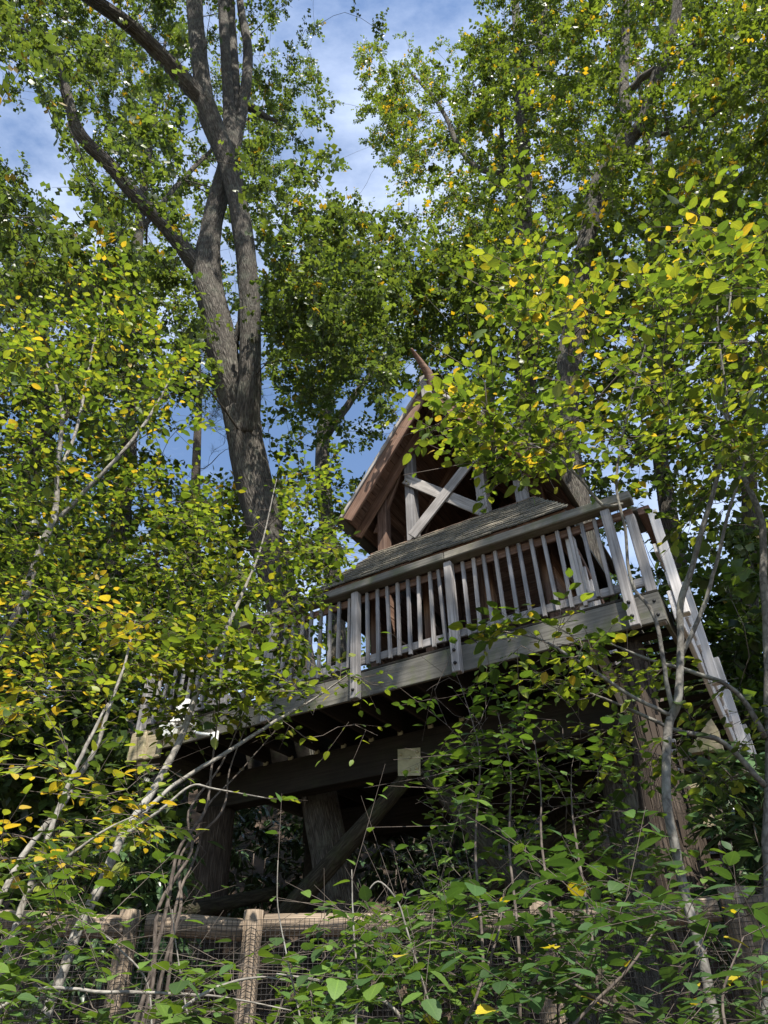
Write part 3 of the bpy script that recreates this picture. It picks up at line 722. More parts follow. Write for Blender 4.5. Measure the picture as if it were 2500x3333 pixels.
def twigs_from(E, D, m, L0, L1, spread=0.8, vert=0.35, back=0.3):
    """m side twigs on every branch end"""
    k = len(E); O = np.repeat(E, m, 0) - np.repeat(D, m, 0) * (rng.uniform(0, back, (k * m, 1)))
    V = np.repeat(D, m, 0) + rng.normal(0, spread, (k * m, 3)) * np.array([1, 1, vert]); V = unit(V)
    return O, V, rng.uniform(L0, L1, k * m)
def leaves_on(O, D, L, n, size, pair=False, ang=(0.6, 1.3), nj=0.35, droop=(-0.15, 0.2), sj=0.25, pet=0.12):
    S = len(O); i = np.arange(n); s = ((i // 2 + 0.7) / (n / 2) if pair else (i + 0.8) / n)[None] + rng.normal(0, 0.04, (S, n))
    pos = O[:, None] + D[:, None] * (L[:, None] * np.clip(s, 0.05, 1.05))[..., None]
    side = np.where(i % 2 == 0, 1, -1)[None] * np.where(rng.random((S, 1)) < 0.5, 1, -1)
    up = np.broadcast_to(np.array([0, 0, 1.0]), D.shape) + rng.normal(0, 0.15, D.shape)
    lat = unit(np.cross(up, D)); a = rng.uniform(*ang, (S, n)); a[:, -1] *= 0.3
    if pair:                           # successive pairs stand crosswise a little
        a = a + 0.1
    x = D[:, None] * np.cos(a)[..., None] + lat[:, None] * (side * np.sin(a))[..., None]
    x[..., 2] += rng.normal(*droop, (S, n)); x = unit(x)
    nn = np.array([0, 0, 1.0]) + rng.normal(0, nj, (S, n, 3))
    y = unit(np.cross(nn, x)); z = np.cross(x, y)
    sz = size * np.exp(rng.normal(0, sj, (S, n))); sz = np.clip(sz, size * 0.45, size * 1.6)
    pos = pos + x * (sz * pet)[..., None]
    Fm = np.stack([x, y, z], -1)       # columns are the leaf axes
    return pos.reshape(-1, 3), Fm.reshape(-1, 3, 3), sz.reshape(-1)
def leaf_mesh(name, tpl, pos, Fm, sz, pidx, palette, m, org):
    V, T, A = tpl; n = len(pos); k = len(V)
    W_ = np.einsum('nij,kj->nki', Fm, V) * sz[:, None, None] + (pos - org)[:, None]
    F = (T[None] + (np.arange(n) * k)[:, None, None]).reshape(-1, 3)
    c = np.concatenate([np.repeat(palette[pidx], k, 0), np.tile(A, n)[:, None]], 1)
    return mesh_np(name, W_.reshape(-1, 3), F, m, col=c, smooth=True)
_leafcache = {}
def leaf_variant(sp, palette, pk, pi, vi):
    k = (sp, pk, pi, vi)
    if k not in _leafcache:
        V, T, A = SPECIES[sp][1][vi]
        c = np.concatenate([np.repeat(palette[pi][None], len(V), 0), A[:, None]], 1)
        _leafcache[k] = mesh_np('leaf', V, T, SPECIES[sp][2], col=c, smooth=True)
    return _leafcache[k]
def prisms(A, B, ra, rb):
    n = len(A); d = unit(B - A); a = unit(np.cross(d, np.array([0.3, 0.2, 1.0]))); b = np.cross(d, a)
    ring = [math.cos(t) * a + math.sin(t) * b for t in (0, 2.094, 4.189)]
    V = np.stack([A + q * ra for q in ring] + [B + q * rb for q in ring], 1).reshape(-1, 3)
    f = np.array([[0, 1, 4, 3], [1, 2, 5, 4], [2, 0, 3, 5]]); F = (f[None] + (np.arange(n) * 6)[:, None, None]).reshape(-1, 4)
    return V, F
TOTAL = [0]
def plant(name, label, cat, stems, T, sp, palette, pk, style, bark_m, group=None, nobj=0, twig_m=None, k=6, ksm=4, rough=0.0,
          trunk_name='stem', crown_name='foliage', cp=None, extra=None, weights=None):
    base = stems[0][0][0].copy()
    t = thing(name, label, cat, base, group)
    tube_obj(trunk_name, stems, bark_m, t, k, rough)
    cp = cp or {}
    br, D, E = colonize(stems, T, **cp)
    if sp in ('witch', 'vib'):
        E = np.vstack([E] + [P[-1:] for P, r in stems if r[-1] < 0.012]); D = np.vstack([D] + [unit(P[-1:] - P[-2:-1]) for P, r in stems if r[-1] < 0.012])
    if extra: br += extra
    st_ = dict(m=2, L0=0.15, L1=0.3, n=5, size=0.085, pair=False, spread=0.8, vert=0.35, nj=0.35, droop=(-0.15, 0.2), back=0.2, tr=0.0016, ang=(0.6, 1.3), bare=0.0)
    st_.update(style)
    O, V, L = twigs_from(E, D, st_['m'], st_['L0'], st_['L1'], st_['spread'], st_['vert'], st_['back'])
    Vp, Fp = prisms(O, O + V * L[:, None], st_['tr'], st_['tr'] * 0.5)
    Vs, Fs = [Vp], [Fp]; o = len(Vp)
    for P, r in br:
        v, f, _, _, _ = tube(P, r, ksm); Vs.append(v); Fs.append(f + o); o += len(v)
    me = mesh_np('branches', np.vstack(Vs) - base, np.vstack(Fs), twig_m or bark_m, smooth=True, uvl=np.tile(rng.random((1, 2)), (len(np.vstack(Fs)) * 4, 1)) + rng.random((len(np.vstack(Fs)) * 4, 2)) * 0.02)
    bo = reg(bpy.data.objects.new('branches', me), Matrix.Translation(Vector(base)), t); bo['kind'] = 'stuff'
    if st_['bare']:
        kk = rng.random(len(O)) > st_['bare']; O, V, L = O[kk], V[kk], L[kk]
    pos, Fm, sz = leaves_on(O, V, L, st_['n'], st_['size'], st_['pair'], st_['ang'], st_['nj'], st_['droop'])
    ok = pos[:, 2] > ground_z(pos[:, 0], pos[:, 1]) + 0.03
    uv, z = proj(pos)
    for g_, Dd in CLEAR: ok &= ~(in_poly(uv[:, 0], uv[:, 1], g_) & (np.linalg.norm(pos - CAM, axis=1) < Dd) & (rng.random(len(pos)) < 0.8) & (z > 0.2))
    ok &= np.linalg.norm(pos - CAM, axis=1) > 0.9
    ny = NY[palette.tobytes()]; ng = len(palette) - ny
    pidx = rng.integers(ng, size=len(pos))
    if ny:
        py = np.repeat(np.clip(ny / len(palette) * 4.0 * rng.random(len(O)) ** 3, 0, 0.85), st_['n']); yl = rng.random(len(pos)) < py
        pidx[yl] = ng + rng.integers(ny, size=yl.sum())
    pos, Fm, sz, pidx = pos[ok], Fm[ok], sz[ok], pidx[ok]
    single = np.zeros(len(pos), bool)
    if nobj:
        uv, z = proj(pos); inside = (uv[:, 0] > 0) & (uv[:, 0] < 2500) & (uv[:, 1] > 0) & (uv[:, 1] < 3333) & (z > 0.2)
        sc_ = np.where(inside, sz / np.maximum(z, 0.2), 0); idx = np.argsort(-sc_)[:nobj]; idx = idx[sc_[idx] > 0]; single[idx] = True
        for i in idx:
            o_ = bpy.data.objects.new('leaf', leaf_variant(sp, palette, pk, int(pidx[i]), int(i) % len(SPECIES[sp][1])))
            f = Fm[i] * sz[i]; p = pos[i]
            reg(o_, Matrix(((f[0, 0], f[0, 1], f[0, 2], p[0]), (f[1, 0], f[1, 1], f[1, 2], p[1]), (f[2, 0], f[2, 1], f[2, 2], p[2]), (0, 0, 0, 1))), t)
    q = ~single
    if q.any():
        me = leaf_mesh(crown_name, SPECIES[sp][0], pos[q], Fm[q], sz[q], pidx[q], palette, SPECIES[sp][2], base)
        co = reg(bpy.data.objects.new(crown_name, me), Matrix.Translation(Vector(base)), t); co['kind'] = 'stuff'
        TOTAL[0] += len(me.polygons)
    return t
def stem(*pts, n=None, ground=False):
    n = n or (10 if pts[0][3] > 34 else 5)
    P, r = path_px(pts, n)
    if pts[0][3] <= 34 and len(P) > 4:
        w = np.cumsum(rng.normal(0, 0.22, (len(P), 3)) * r[:, None], 0); w -= np.linspace(0, 1, len(P))[:, None] * w[-1]; P = P + w
    return to_ground(P, r) if ground else (P, r)
def wstem(pts, n=4):
    Q = smooth_path(np.array(pts, float), n); return Q[:, :3], Q[:, 3]

# ------------------------------------------------------------------ tall oaks
OAK = dict(m=4, L0=0.25, L1=0.6, n=10, size=0.11, spread=1.0, vert=0.8, nj=0.75, droop=(-0.15, 0.35), back=0.5, tr=0.004)
OCP = dict(rt=0.006, kr=0.011, seg=0.45, up_pen=0.5, wig=0.12, arch=0.04)
def shade_clumps(n, x0, x1, y0, y1, ya, za, zb):
    """unseen crown clumps added above the path to shade what stands at y = ya, za < z < zb"""
    y = rng.uniform(y0, y1, n); t = math.tan(SUN_EL)
    return np.stack([rng.uniform(x0, x1, n) + 0.16 * (ya - y), y, np.minimum((ya - y) * t + 1.55 + rng.uniform(za, zb, n), 32)], 1)
# forked oak growing up past the deck
s_main = stem((1112, 3010, 9.75, 135), (1095, 2900, 9.7, 128), (1035, 2580, 9.6, 118), (963, 2119, 9.4, 112), (880, 1800, 9.2, 112), (812, 1500, 9.05, 118), (785, 1345, 8.95, 118), ground=True)
s_rear = stem((790, 1400, 8.98, 80), (748, 1250, 8.85, 96), (712, 1080, 8.75, 96), (672, 900, 8.65, 88), (690, 740, 8.55, 66), (722, 600, 8.5, 60), (748, 480, 8.45, 50), (742, 300, 8.4, 36), (724, 0, 8.3, 30), (715, -250, 8.2, 22), (700, -600, 8.1, 10))
s_front = stem((800, 1420, 8.9, 80), (812, 1250, 8.6, 74), (816, 1050, 8.4, 66), (806, 900, 8.25, 64), (790, 760, 8.1, 64), (752, 560, 8.0, 66), (700, 420, 7.95, 68), (660, 320, 7.9, 64))
s_fl = stem((665, 335, 7.9, 56), (612, 275, 7.85, 54), (530, 188, 7.8, 50), (422, 83, 7.75, 46), (279, -15, 7.7, 40), (60, -150, 7.7, 30), (-200, -300, 7.7, 12))
s_fr = stem((668, 340, 7.9, 56), (652, 230, 7.85, 54), (640, 100, 7.8, 52), (632, -10, 7.75, 50), (625, -200, 7.6, 40), (640, -420, 7.3, 20))
s_limb = stem((650, 880, 8.7, 56), (542, 738, 8.6, 50), (437, 633, 8.6, 46), (362, 542, 8.6, 44), (262, 440, 8.6, 40), (222, 324, 8.6, 34), (181, 188, 8.6, 28), (98, 113, 8.6, 22), (-30, 60, 8.6, 14))
s_r2 = stem((742, 540, 8.47, 46), (775, 420, 8.5, 40), (803, 260, 8.5, 34), (806, 150, 8.5, 30), (786, 40, 8.5, 24), (770, -100, 8.5, 12))
s_r3 = stem((752, 500, 8.45, 36), (763, 350, 8.6, 40), (758, 180, 8.7, 34), (752, 60, 8.7, 28), (750, -80, 8.7, 14))
s_stub = stem((762, 1130, 8.7, 26), (775, 1070, 8.55, 18), (780, 1010, 8.5, 10))
s_side = stem((800, 350, 8.5, 26), (850, 375, 8.7, 22), (900, 395, 8.9, 10))
s_over = wstem([(*atR(717, -230, 8.2), 0.12), (-1.6, 4.6, 29.5, 0.1), (-0.6, 2.0, 26.0, 0.08), (0.2, -1.5, 20.5, 0.07), (1.5, -6, 19.5, 0.03)])  # unseen limb added to carry the shading clumps
reg_o1 = [(-350, -500), (1040, -500), (1040, 60), (1020, 220), (1130, 400), (1130, 560), (1030, 640), (1130, 720), (1100, 1000), (1000, 1200), (830, 1300), (640, 1280), (500, 1150), (300, 1000), (-350, 1050)]
T1 = np.vstack([sample(reg_o1, 1250, 5.5, 14, 0.8, 170, hor=True), sample([(870, 700), (1130, 680), (1180, 1000), (1250, 1180), (1000, 1350), (880, 1200)], 130, 11, 15, 0.6, 26), shade_clumps(250, -1.0, 5.0, -5, 1, 7.0, 1.5, 7.0), shade_clumps(360, -4.5, 0.5, 0.5, 4.8, 7.8, 12, 26)])  # last two sets: unseen leaf clumps placed to shade deck and trunk
plant('oak_tree', 'large forked oak with dark leaning trunk rising through the deck', 'tree', [s_main, s_rear, s_front, s_fl, s_fr, s_limb, s_r2, s_r3, s_stub, s_side, s_over], T1, 'oak', P_OAK, 'oak', OAK, M['oakbark'], 'tall oaks', k=34, rough=0.075, trunk_name='trunk', crown_name='crown', cp=OCP, ksm=3)
# straight oak with a high fork
a_m = stem((1720, 1500, 12.6, 80), (1712, 1250, 12.5, 66), (1705, 867, 12.3, 54), (1702, 527, 12.2, 48), (1698, 264, 12.1, 44), ground=True)
a_l = stem((1699, 290, 12.1, 36), (1688, 170, 12.1, 32), (1682, 80, 12.1, 28), (1674, -60, 12.1, 22), (1668, -250, 12.1, 8))
a_r = stem((1700, 290, 12.1, 36), (1735, 235, 12.1, 34), (1766, 130, 12.1, 32), (1770, 0, 12.1, 28), (1768, -250, 12.1, 8))
a_s = stem((1640, 560, 12.2, 22), (1560, 555, 12.3, 18), (1490, 480, 12.3, 15), (1420, 330, 12.4, 12), (1330, 230, 12.4, 6))
a_s2 = stem((1700, 700, 12.25, 26), (1650, 600, 12.4, 24), (1635, 480, 12.6, 18), (1630, 330, 12.7, 8))
reg_o2 = [(1160, 140), (1260, 90), (1380, 120), (1460, 150), (1620, 60), (1700, -450), (1950, -450), (1980, 200), (1950, 620), (1850, 900), (1500, 1000), (1360, 900), (1380, 640), (1290, 580), (1180, 420), (1150, 300)]
plant('oak_tree', 'straight grey oak with a high narrow fork behind the cabin roof', 'tree', [a_m, a_l, a_r, a_s, a_s2], sample(reg_o2, 900, 9.5, 17, 0.8, 130, hor=True), 'oak', P_OAKY, 'oaky', OAK, M['oakbark'], 'tall oaks', k=22, rough=0.07, trunk_name='trunk', crown_name='crown', cp=OCP, ksm=3)
# oak with dark sweeping limb on the right
b_m = stem((1905, 1850, 8.6, 112), (1874, 1652, 8.6, 102), (1840, 1450, 8.6, 92), (1850, 1200, 8.7, 76), (1895, 900, 8.8, 66), (1925, 690, 8.8, 62), (1955, 590, 8.8, 60), (2011, 512, 8.8, 54), (2049, 452, 8.8, 50), ground=True)
b_l = stem((2045, 458, 8.8, 46), (2094, 392, 8.75, 42), (2139, 249, 8.7, 38), (2180, 155, 8.7, 34), (2207, 0, 8.7, 30), (2225, -250, 8.7, 10))
b_r = stem((2000, 530, 8.8, 44), (2038, 400, 8.9, 38), (2030, 250, 9.0, 32), (2036, 120, 9.1, 26), (2040, -50, 9.1, 20), (2050, -250, 9.1, 8))
b_2 = stem((2046, 300, 8.95, 26), (2120, 230, 9.0, 24), (2210, 170, 9.1, 24), (2280, 110, 9.1, 16), (2340, 0, 9.1, 8))
b_3 = stem((2070, 430, 8.8, 20), (2160, 440, 8.9, 16), (2280, 400, 9.0, 10), (2400, 330, 9.0, 6))
reg_o3 = [(1900, -450), (2850, -450), (2850, 900), (2450, 850), (2150, 850), (1980, 900), (1900, 600)]
plant('oak_tree', 'oak with dark sweeping limb leaning over the right end of the deck', 'tree', [b_m, b_l, b_r, b_2, b_3], np.vstack([sample(reg_o3, 800, 6.5, 13, 0.8, 120, hor=True)]), 'oak', P_OAKY, 'oaky', OAK, M['oakbark'], 'tall oaks', k=26, rough=0.07, trunk_name='trunk', crown_name='crown', cp=OCP, ksm=3)
# trees farther back
def far_tree(label, trunk, poly, n, D0, D1, palette=P_OAK, sp='oakfar', size=0.12, blob=0.9, nb=60, name='oak_tree', group='trees farther back in the wood', bark_m='oakbark'):
    st2 = dict(OAK); st2.update(size=size, m=4, n=10)
    return plant(name, label, 'tree', trunk, sample(poly, n, D0, D1, blob, nb), sp, palette, 'far', st2, M[bark_m], group, k=10, rough=0.04, trunk_name='trunk', crown_name='crown', cp=OCP, ksm=3)
far_tree('round oak crown filling the gap above the cabin roof, slim trunk behind the gable', [stem((1090, 1950, 17, 60), (1050, 1500, 17, 48), (1075, 1250, 17, 36), (1130, 1000, 17, 26), (1200, 800, 17, 12), ground=True), stem((1060, 1420, 17, 30), (1180, 1250, 16.5, 22), (1330, 1080, 16, 12), (1480, 960, 16, 6))],
         [(1010, 760), (1150, 700), (1290, 690), (1400, 740), (1560, 850), (1600, 1250), (1350, 1240), (1080, 1400), (960, 1500), (930, 1150)], 480, 17, 25)
far_tree('leafy oak at the far left edge with pale sky showing behind its crown', [stem((40, 2100, 15, 70), (100, 1560, 15, 58), (150, 1300, 15, 40), (120, 1050, 15, 24), (60, 850, 15, 12), ground=True), stem((120, 1450, 15, 36), (260, 1300, 15, 26), (420, 1150, 15, 18), (480, 1000, 15, 8))],
         [(-350, 780), (180, 800), (280, 900), (560, 1120), (700, 1250), (620, 1330), (520, 1280), (480, 1500), (300, 1700), (-350, 1700)], 430, 15, 23)
far_tree('broad oak behind the far end of the deck with sunlit grey trunk', [stem((560, 2500, 14, 62), (590, 2100, 14, 52), (610, 1800, 14, 42), (600, 1650, 14, 20), ground=True)],
         [(420, 1500), (560, 1560), (720, 1600), (1120, 1500), (1150, 1650), (1030, 1800), (980, 2100), (500, 2150), (200, 2100)], 330, 13, 20, P_OAKY)
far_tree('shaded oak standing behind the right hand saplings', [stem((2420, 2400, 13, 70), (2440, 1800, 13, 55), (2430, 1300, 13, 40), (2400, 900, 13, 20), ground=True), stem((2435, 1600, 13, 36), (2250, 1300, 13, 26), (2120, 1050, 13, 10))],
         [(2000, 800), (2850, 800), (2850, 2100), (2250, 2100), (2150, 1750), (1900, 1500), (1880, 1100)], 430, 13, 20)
far_tree('dense oak behind the cabin, filling the space right of the gable', [stem((1500, 1900, 16, 60), (1560, 1500, 16, 46), (1600, 1200, 16, 30), (1560, 950, 16, 10), ground=True)],
         [(1480, 950), (1900, 850), (2000, 1100), (1950, 1650), (1700, 1600), (1560, 1400)], 330, 15, 22, P_OAKY)
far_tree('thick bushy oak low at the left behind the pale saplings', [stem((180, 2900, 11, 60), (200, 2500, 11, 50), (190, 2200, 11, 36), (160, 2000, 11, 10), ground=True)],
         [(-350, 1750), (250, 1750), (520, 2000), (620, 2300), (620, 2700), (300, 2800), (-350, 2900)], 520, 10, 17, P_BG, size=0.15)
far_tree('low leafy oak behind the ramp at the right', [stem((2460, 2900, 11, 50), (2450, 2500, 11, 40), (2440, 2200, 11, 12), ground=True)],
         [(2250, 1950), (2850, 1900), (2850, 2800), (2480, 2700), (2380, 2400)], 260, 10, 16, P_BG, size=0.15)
far_tree('very tall oak behind the forked oak, fine leaves high against the sky', [stem((420, 1500, 14.5, 50), (430, 1000, 14.5, 40), (470, 600, 14.5, 28), (520, 250, 14.5, 14), (560, 0, 14.5, 5), ground=True), stem((440, 850, 14.5, 20), (300, 600, 14.5, 14), (220, 400, 14.5, 6)), stem((450, 760, 14.5, 20), (650, 520, 14.5, 14), (880, 330, 14.5, 6))],
         [(150, 60), (600, -100), (1000, 120), (1120, 420), (1020, 640), (1120, 760), (1060, 1100), (900, 1280), (500, 1280), (280, 1000), (240, 700), (280, 560)], 620, 30.5, 42, P_OAK, nb=110, blob=1.2, size=0.14)
far_tree('very tall oak behind the cabin, fine leaves high at the upper right', [stem((2150, 1500, 15, 50), (2160, 1000, 15, 40), (2120, 600, 15, 28), (2080, 250, 15, 14), (2060, 0, 15, 5), ground=True), stem((2150, 850, 15, 20), (1950, 600, 15, 14), (1800, 400, 15, 6)), stem((2140, 760, 15, 20), (2300, 500, 15, 14), (2420, 330, 15, 6))],
         [(1480, 180), (1700, 0), (2100, -100), (2700, -50), (2700, 900), (2200, 950), (1700, 950), (1450, 700), (1420, 400)], 620, 26, 40, P_OAKY, nb=110, blob=1.2, size=0.14)
# pine
PINE = dict(m=5, L0=0.2, L1=0.4, n=16, size=0.13, spread=0.9, vert=0.6, nj=0.9, droop=(0.0, 0.4), back=0.3, tr=0.004, ang=(0.3, 1.1))
p_m = stem((625, 2100, 19, 46), (632, 1750, 19, 36), (640, 1480, 19, 28), (648, 1300, 19, 20), (650, 1180, 19, 8), ground=True)
plant('pine_tree', 'slim pine with bare dead lower branches beyond the big oak', 'tree', [p_m], np.vstack([sample([(480, 1560), (700, 1600), (720, 1780), (500, 1800)], 130, 20, 23, 0.5, 22), sample([(600, 1130), (760, 1150), (820, 1350), (720, 1400), (600, 1250)], 90, 20, 23, 0.5, 16)]), 'needle', P_PINE, 'pine', PINE, M['oakdark'], None, k=8, trunk_name='trunk', crown_name='crown', cp=dict(rt=0.006, kr=0.010, seg=0.4, up_pen=0.2, wig=0.1, arch=0.02))

# ------------------------------------------------------------------ woodland far behind
n = 42000
az = rng.uniform(-1.15, 1.15, n); Rr = rng.uniform(20, 44, n); el = np.abs(rng.normal(0, 0.30, n)) + 0.0
hz = ground_z(Rr * np.sin(az), Rr * np.cos(az))
hmax = 8 + 4 * np.sin(az * 9) + 3 * np.sin(az * 23 + 1)
pos = np.stack([Rr * np.sin(az), Rr * np.cos(az), hz + rng.uniform(0, 1, n) ** 0.8 * hmax], 1)
cl = np.round(pos / 2.2 + rng.normal(0, 0.22, pos.shape)) * 2.2; pos = pos * 0.55 + cl * 0.45
x = unit(rng.normal(0, 1, (n, 3)) * np.array([1, 1, 0.5])); nn = np.array([0, 0, 1.0]) + rng.normal(0, 0.7, (n, 3)); y = unit(np.cross(nn, x)); z = np.cross(x, y)
me = leaf_mesh('woodland', T_SIMPLE, pos, np.stack([x, y, z], -1), rng.uniform(0.25, 0.5, n), rng.integers(12, size=n), P_BG, M['bgleaf'], np.zeros(3))
wl = reg(bpy.data.objects.new('woodland', me), Matrix.Identity(4)); wl['kind'] = 'stuff'; wl['label'] = 'distant green woodland closing the view behind the treehouse'; wl['category'] = 'woodland'

# ------------------------------------------------------------------ rhododendrons
RHO = dict(m=2, L0=0.04, L1=0.1, n=8, size=0.15, spread=0.6, vert=0.6, nj=0.25, droop=(-0.25, 0.2), back=0.05, tr=0.003, ang=(0.7, 1.5))
RCP = dict(rt=0.004, kr=0.01, seg=0.25, up_pen=0.6, wig=0.15, arch=0.05)
def bush(label, base_px, poly, n, D0, D1, size=0.15, nobj=0, blob=0.0, nb=0):
    b = atR(*base_px); b[2] = ground_z(b[0], b[1]) - 0.05
    tops = sample(poly, 40, D0, D1, clear=False)[:4]
    stems = [wstem([(*b, 0.03), (*((b + t) / 2 + np.array([rng.normal(0, .1), rng.normal(0, .1), 0.1])), 0.022), (*t, 0.008)]) for t in tops]
    st2 = dict(RHO); st2['size'] = size
    return plant('rhododendron', label, 'shrub', stems, sample(poly, n, D0, D1, blob, nb, clear=False), 'rho', P_RHO, 'rho', st2, M['twig'], 'rhododendron bushes', nobj=nobj, cp=RCP)
bush('rhododendron with long dark leaves beside the ramp at the right', (2420, 3200, 5.6), [(2270, 2520), (2400, 2450), (2650, 2450), (2650, 3150), (2350, 3150), (2330, 2800)], 130, 5.2, 6.6, 0.15, 200)
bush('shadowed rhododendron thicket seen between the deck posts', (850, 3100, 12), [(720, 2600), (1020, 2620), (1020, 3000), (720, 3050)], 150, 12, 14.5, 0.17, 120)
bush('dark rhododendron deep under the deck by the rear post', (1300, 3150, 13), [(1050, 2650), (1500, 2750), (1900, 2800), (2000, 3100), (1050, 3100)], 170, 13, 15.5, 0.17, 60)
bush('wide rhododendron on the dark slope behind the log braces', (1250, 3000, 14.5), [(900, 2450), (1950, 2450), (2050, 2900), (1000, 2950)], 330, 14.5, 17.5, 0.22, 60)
bush('rhododendron behind the fence at the left, in shade', (420, 3150, 8), [(100, 2700), (400, 2650), (640, 2700), (640, 3150), (100, 3250)], 170, 7, 9, 0.15, 150)

# ------------------------------------------------------------------ saplings and shrubs near the camera
WIT = dict(m=3, L0=0.14, L1=0.30, n=5, size=0.085, spread=0.75, vert=0.25, nj=0.32, droop=(-0.12, 0.18), back=0.2)
WCP = dict(rt=0.0018, kr=0.0045, seg=0.12, up_pen=0.8, wig=0.12, arch=0.05)
def sapling(name, label, stems, T, palette, pk, nobj=300, size=0.085, bark_m='palebark', style=None, sp='witch', cp=None, cat='sapling', group='saplings round the treehouse', k=9, extra=None):
    s2 = dict(WIT); s2['size'] = size; s2.update(style or {})
    c2 = dict(WCP); c2.update(cp or {})
    return plant(name, label, cat, stems, T, sp, palette, pk, s2, M[bark_m], group, nobj=nobj, cp=c2, k=k, rough=0.03, twig_m=M['twig'], extra=extra)
# left sapling with dark upper stem
l1a = stem((-40, 2300, 5.0, 26), (0, 2143, 5.0, 26), (92, 1941, 5.0, 26), (135, 1806, 5.0, 24), (181, 1697, 5.0, 22), (190, 1560, 5.0, 16), (203, 1400, 5.0, 14), (185, 1280, 5.0, 10), (150, 1180, 5.0, 5), ground=True)
l1b = stem((181, 1697, 5.0, 16), (270, 1600, 4.9, 14), (407, 1455, 4.8, 12), (500, 1330, 4.8, 9), (560, 1220, 4.8, 4))
l1c = stem((190, 1540, 5.0, 12), (250, 1380, 5.1, 10), (300, 1150, 5.2, 8), (340, 950, 5.2, 4))
r1 = [(-300, 1080), (100, 1050), (230, 880), (380, 800), (450, 950), (560, 1080), (640, 1230), (740, 1240), (720, 1370), (660, 1480), (560, 1700), (300, 1850), (0, 2100), (-300, 2150)]
sapling('sapling', 'tall leafy sapling at the left edge with dark forked upper stem', [l1a, l1b, l1c], sample(r1, 390, 4.6, 7.8, halo=0.15), P_WITCH, 'wit', 300, 0.05)
# pale stemmed sapling leaning across the lower left
l2a = stem((120, 3360, 3.6, 36), (145, 3313, 3.6, 36), (212, 3144, 3.65, 34), (255, 3023, 3.7, 34), (328, 2879, 3.75, 32), (366, 2792, 3.8, 30), (405, 2710, 3.85, 28), (482, 2599, 3.9, 26), (530, 2517, 3.95, 24), (590, 2400, 4.0, 22), (640, 2260, 4.05, 20), (710, 2110, 4.1, 18), (790, 1930, 4.2, 10), (850, 1780, 4.3, 6), (900, 1560, 4.4, 3), ground=True)
l2b = stem((420, 2690, 3.85, 16), (566, 2563, 3.9, 14), (731, 2464, 3.95, 13), (864, 2377, 4.0, 11), (1010, 2285, 4.05, 7), (1130, 2200, 4.1, 4))
l2c = stem((405, 2720, 3.85, 14), (520, 2640, 3.8, 10), (620, 2560, 3.8, 8), (700, 2570, 3.8, 6), (880, 2600, 3.85, 3))
r2 = [(560, 1640), (700, 1620), (780, 1700), (930, 1560), (1000, 1520), (1100, 1600), (1130, 1800), (1060, 1960), (900, 2060), (700, 2090), (420, 2200), (250, 2150), (350, 1900)]
r2b = [(760, 2260), (980, 2200), (1340, 2170), (1380, 2290), (1280, 2420), (1000, 2420), (760, 2400)]
sapling('sapling', 'pale mottled sapling leaning in front of the deck, twiggy branches', [l2a, l2b, l2c], np.vstack([sample(r2, 270, 4.4, 6.6, halo=0.15), sample(r2b, 12, 4.2, 4.7, clear=False), sample([(380, 2130), (700, 2060), (1000, 2020), (1050, 2180), (800, 2330), (520, 2440)], 44, 4.3, 5.2, clear=False)]), P_GREEN, 'gre', 300, 0.049)
# thin grey saplings at the left
l3 = stem((-60, 3050, 3.4, 22), (77, 2777, 3.5, 20), (207, 2618, 3.55, 18), (255, 2536, 3.6, 17), (313, 2440, 3.6, 15), (360, 2300, 3.65, 12), (410, 2150, 3.7, 8), (440, 2020, 3.75, 4), ground=True)
r3 = [(-200, 1950), (250, 1880), (560, 1950), (560, 2180), (350, 2330), (100, 2360), (-200, 2450)]
sapling('sapling', 'slender grey sapling with yellowing leaves above the deck corner light', [l3], sample(r3, 120, 3.6, 5.2, halo=0.2), P_YELLOW, 'yel', 260, 0.046)
l4 = stem((0, 3230, 3.0, 24), (24, 3120, 3.05, 24), (77, 2951, 3.1, 22), (159, 2734, 3.15, 18), (231, 2555, 3.2, 15), (299, 2396, 3.25, 12), (352, 2290, 3.3, 7), ground=True)
l4b = stem((90, 2910, 3.1, 14), (210, 2800, 3.0, 10), (350, 2700, 3.0, 8), (480, 2640, 3.0, 4))
r4 = [(-150, 2480), (150, 2460), (420, 2500), (620, 2580), (560, 2720), (330, 2850), (-150, 2880)]
sapling('sapling', 'thin sapling with low flat sprays of bright yellow leaves at lower left', [l4, l4b], sample(r4, 42, 2.7, 3.7, clear=False, halo=0.2), P_YELLOW, 'yel', 300, 0.044)
l5 = [stem((440 + q * 30, 3330, 4.1, 16 - q), (482 + q * 24, 3168, 4.1, 15 - q), (521 + q * 22 + dx, 2951, 4.1, 13 - q), (585 + q * 18 - dx, 2770, 4.1 + q * .05, 11 - q), (640 + q * 16 + 2 * dx, 2640, 4.15, 10 - q), (690 + q * 30, 2470 + q * 15, 4.2, 7 - q), (730 + q * 55 - dx, 2250 + q * 40, 4.2, 3), ground=True) for q, dx in enumerate((12, -22, 26, -9))]
sapling('sapling', 'clump of thin dark leaning stems in front of the far cedar post', l5, sample([(560, 2080), (820, 2080), (900, 2250), (640, 2320)], 20, 4.1, 4.6), P_GREEN, 'gre', 60, 0.07, 'twig')
